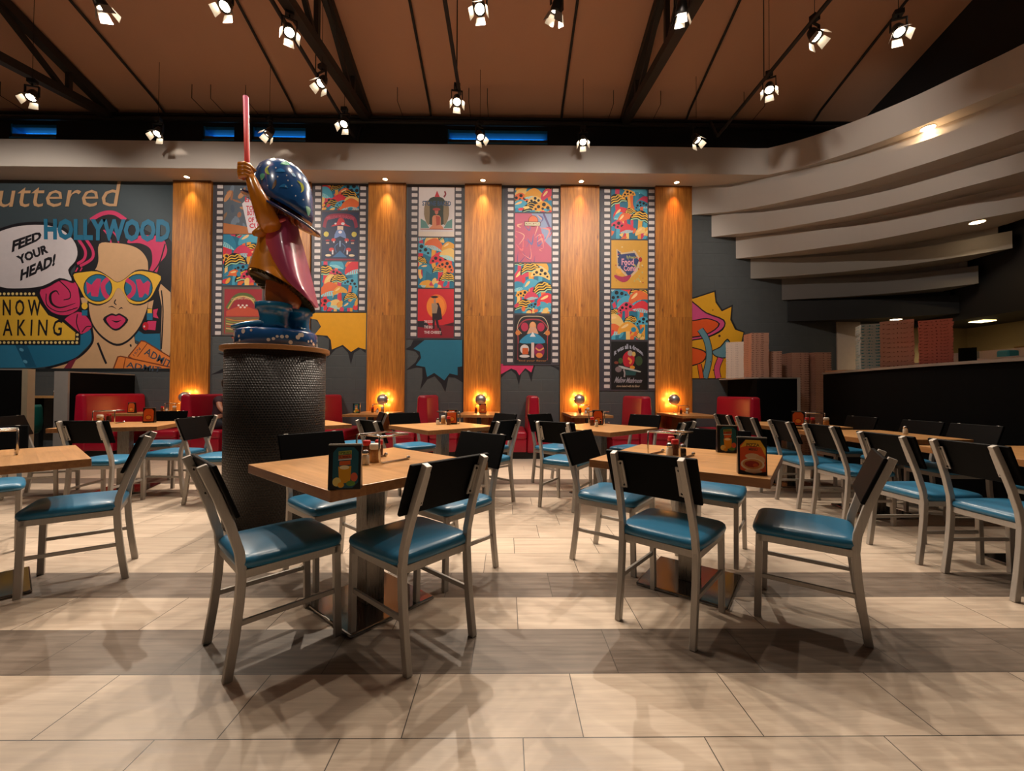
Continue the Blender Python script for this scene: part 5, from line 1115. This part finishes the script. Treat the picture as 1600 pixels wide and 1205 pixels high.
stack(5.79, 7.62, 0, 45, B6, .0425, 2, 'boxes stacked on the floor by the counter', 'the right floor stack between partition and counter')
t = thing('wooden_board', 'plain wooden peel lying on the counter end before the white boxes', 'board', (5.2, 6.18, 1.491)); b = MB(); b.box(-.18, .18, -.14, .24, 0, .02); b.build('blade', flat('#a9805c', .6), t, bevel=.004)
b = MB(); b.box(-.02, .02, .24, .36, .0, .018); b.build('handle', flat('#9a7250', .6), t)

# ================================================================ LEFT BACKGROUND
t = thing('teal_lounge_chair', 'teal rounded chair seen between the left partitions', 'chair', (-8.35, 7.1, 0), R(200))
b = MB(); n = 18; rs = []
for r_, z in ((.24, .42), (.3, .46), (.31, .6), (.3, .85), (.28, .9), (.25, .88), (.26, .6), (.2, .5)): rs.append([Vector((r_ * cos(a), r_ * sin(a), z)) for a in [R(-20) + R(220) * i / n for i in range(n + 1)]])
b.rings(rs, cap=False, closed=False); b.build('shell_back', M['teal'], t)
b = MB(); b.lathe([(.02, .4), (.26, .4), (.28, .44), (.26, .48), (.02, .48)], n=28); b.build('seat', M['teal'], t)
for a in range(4): b = MB(); b.tube([(.15 * cos(a * pi / 2 + .78), .15 * sin(a * pi / 2 + .78), .42), (.24 * cos(a * pi / 2 + .78), .24 * sin(a * pi / 2 + .78), 0)], .013); b.build('leg', M['black'], t)
t = thing('wall_table', 'wooden table on the far left wall behind the partitions', 'table', (-8.9, 8.0, 0)); b = MB(); b.box(-.7, .9, -.3, .28, 1.0, 1.04); b.build('tabletop', M['top'], t); b = MB(); b.box(-.04, .04, -.1, -.02, 0, 1.0); b.build('pedestal', M['black'], t)
place(SH['cheese'], (-8.5, 7.85, 1.041), 0, 'white-capped cheese shaker on the far left wall table', 'shakers on the tables'); place(SH['pepper_flake'], (-8.38, 7.9, 1.041), 0, 'red-capped shaker on the far left wall table', 'shakers on the tables')

# ================================================================ PERSON AT THE BOOTH
SK = flat('#b07a62', .5); SHIRT = flat('#3a1f2a', .8); HAIR = flat('#1c1310', .7); TRS = flat('#1c1f28', .8)
pr = thing('person', 'seated person in a maroon T-shirt leaning over the booth table by the pedestal', 'person', (0, 0, 0))
def skin(name, pts, edges, mat_, parent, sub=2):
    me = bpy.data.meshes.new(name); me.from_pydata([p[0] for p in pts], edges, []); o = bpy.data.objects.new(name, me); COL.objects.link(o); o.parent = parent
    s_ = o.modifiers.new('skin', 'SKIN'); s_.use_smooth_shade = True; sl = me.skin_vertices[0] if me.skin_vertices else None
    for i, p in enumerate(pts): sl.data[i].radius = (p[1], p[2] if len(p) > 2 else p[1])
    sl.data[0].use_root = True; q_ = o.modifiers.new('sub', 'SUBSURF'); q_.levels = sub; q_.render_levels = sub; me.materials.append(mat_); return o
bx, by = -5.17, 7.45
def V3(x, y, z): return (bx + x, by + y, z)
body = [(V3(0, 0, .56), .12, .13), (V3(.03, 0, .72), .11, .13), (V3(.06, 0, .88), .11, .145), (V3(.09, 0, 1.0), .09, .13), (V3(.11, 0, 1.07), .05), (V3(.14, 0, 1.13), .05),
        (V3(.17, 0, 1.2), .075, .07), (V3(.19, 0, 1.28), .078, .07), (V3(.19, 0, 1.33), .045),
        (V3(.1, -.15, 1.0), .055), (V3(.16, -.22, .88), .045), (V3(.24, -.24, .79), .038), (V3(.37, -.17, .8), .032), (V3(.46, -.12, .8), .026),
        (V3(.1, .15, 1.0), .055), (V3(.16, .22, .88), .045), (V3(.24, .24, .79), .038), (V3(.37, .17, .8), .032), (V3(.46, .12, .8), .026),
        (V3(.08, -.1, .56), .085), (V3(.4, -.12, .53), .065), (V3(.42, -.12, .3), .05), (V3(.4, -.12, .1), .04), (V3(.5, -.12, .06), .035),
        (V3(.08, .1, .56), .085), (V3(.4, .12, .53), .065), (V3(.42, .12, .3), .05), (V3(.4, .12, .1), .04), (V3(.5, .12, .06), .035)]
ed = [(0, 1), (1, 2), (2, 3), (3, 4), (4, 5), (5, 6), (6, 7), (7, 8), (3, 9), (9, 10), (10, 11), (11, 12), (12, 13), (3, 14), (14, 15), (15, 16), (16, 17), (17, 18), (0, 19), (19, 20), (20, 21), (21, 22), (22, 23), (0, 24), (24, 25), (25, 26), (26, 27), (27, 28)]
skin('body', body, ed, SK, pr)
for s_ in (-1, 1):
    for j, (dy, l) in enumerate(((-.03, .07), (-.01, .08), (.01, .075), (.03, .06))): skin('finger', [(V3(.47, s_ * .12 + dy, .795), .009), (V3(.47 + l * .6, s_ * .12 + dy * 1.1, .79), .008), (V3(.47 + l, s_ * .12 + dy, .775), .007)], [(0, 1), (1, 2)], SK, pr, 1)
    skin('thumb', [(V3(.44, s_ * .09, .795), .011), (V3(.47, s_ * .07, .785), .009), (V3(.5, s_ * .07, .778), .007)], [(0, 1), (1, 2)], SK, pr, 1)
sh = [(V3(0, 0, .56), .135, .145), (V3(.03, 0, .72), .125, .145), (V3(.06, 0, .88), .125, .16), (V3(.09, 0, 1.0), .105, .14), (V3(.105, 0, 1.055), .065), (V3(.1, -.15, 1.0), .07), (V3(.15, -.205, .91), .062), (V3(.1, .15, 1.0), .07), (V3(.15, .205, .91), .062)]
skin('t_shirt', sh, [(0, 1), (1, 2), (2, 3), (3, 4), (3, 5), (5, 6), (3, 7), (7, 8)], SHIRT, pr)
skin('trousers', [(V3(0, 0, .57), .135, .14), (V3(.08, -.1, .57), .095), (V3(.4, -.12, .545), .075), (V3(.42, -.12, .3), .06), (V3(.4, -.12, .12), .055), (V3(.08, .1, .57), .095), (V3(.4, .12, .545), .075), (V3(.42, .12, .3), .06), (V3(.4, .12, .12), .055)], [(0, 1), (1, 2), (2, 3), (3, 4), (0, 5), (5, 6), (6, 7), (7, 8)], TRS, pr)
b = MB(); hc = Vector(V3(.17, 0, 1.27)); rs = []
for z, r_ in ((-.07, .075), (-.02, .098), (.04, .103), (.08, .088), (.105, .05), (.112, .005)): rs.append([hc + Vector((r_ * cos(a) * 1.05 - .012 if not (abs(a) < 1.0 or abs(a - 2 * pi) < 1.0) or z > .03 else r_ * cos(a) * .7, r_ * sin(a) * .88, z)) for a in [2 * pi * i / 24 for i in range(24)]])
b.rings(rs); b.build('hair', HAIR, pr)
for s_ in (-1, 1):
    b = MB(); b.ball(Vector(V3(.255, s_ * .032, 1.255)), .011, n=8); b.build('eye', flat('#d8d0c8', .2), pr); b = MB(); b.ball(Vector(V3(.18, s_ * .082, 1.24)), .022, n=8, sc=(.8, .4, 1.3)); b.build('ear', SK, pr)
b = MB(); b.tube([V3(.255, 0, 1.262), V3(.28, 0, 1.235), V3(.258, 0, 1.225)], [.008, .014, .008]); b.build('nose', SK, pr); b = MB(); b.tube([V3(.252, -.02, 1.2), V3(.262, 0, 1.2), V3(.252, .02, 1.2)], .006); b.build('mouth', flat('#8a4a40', .5), pr)
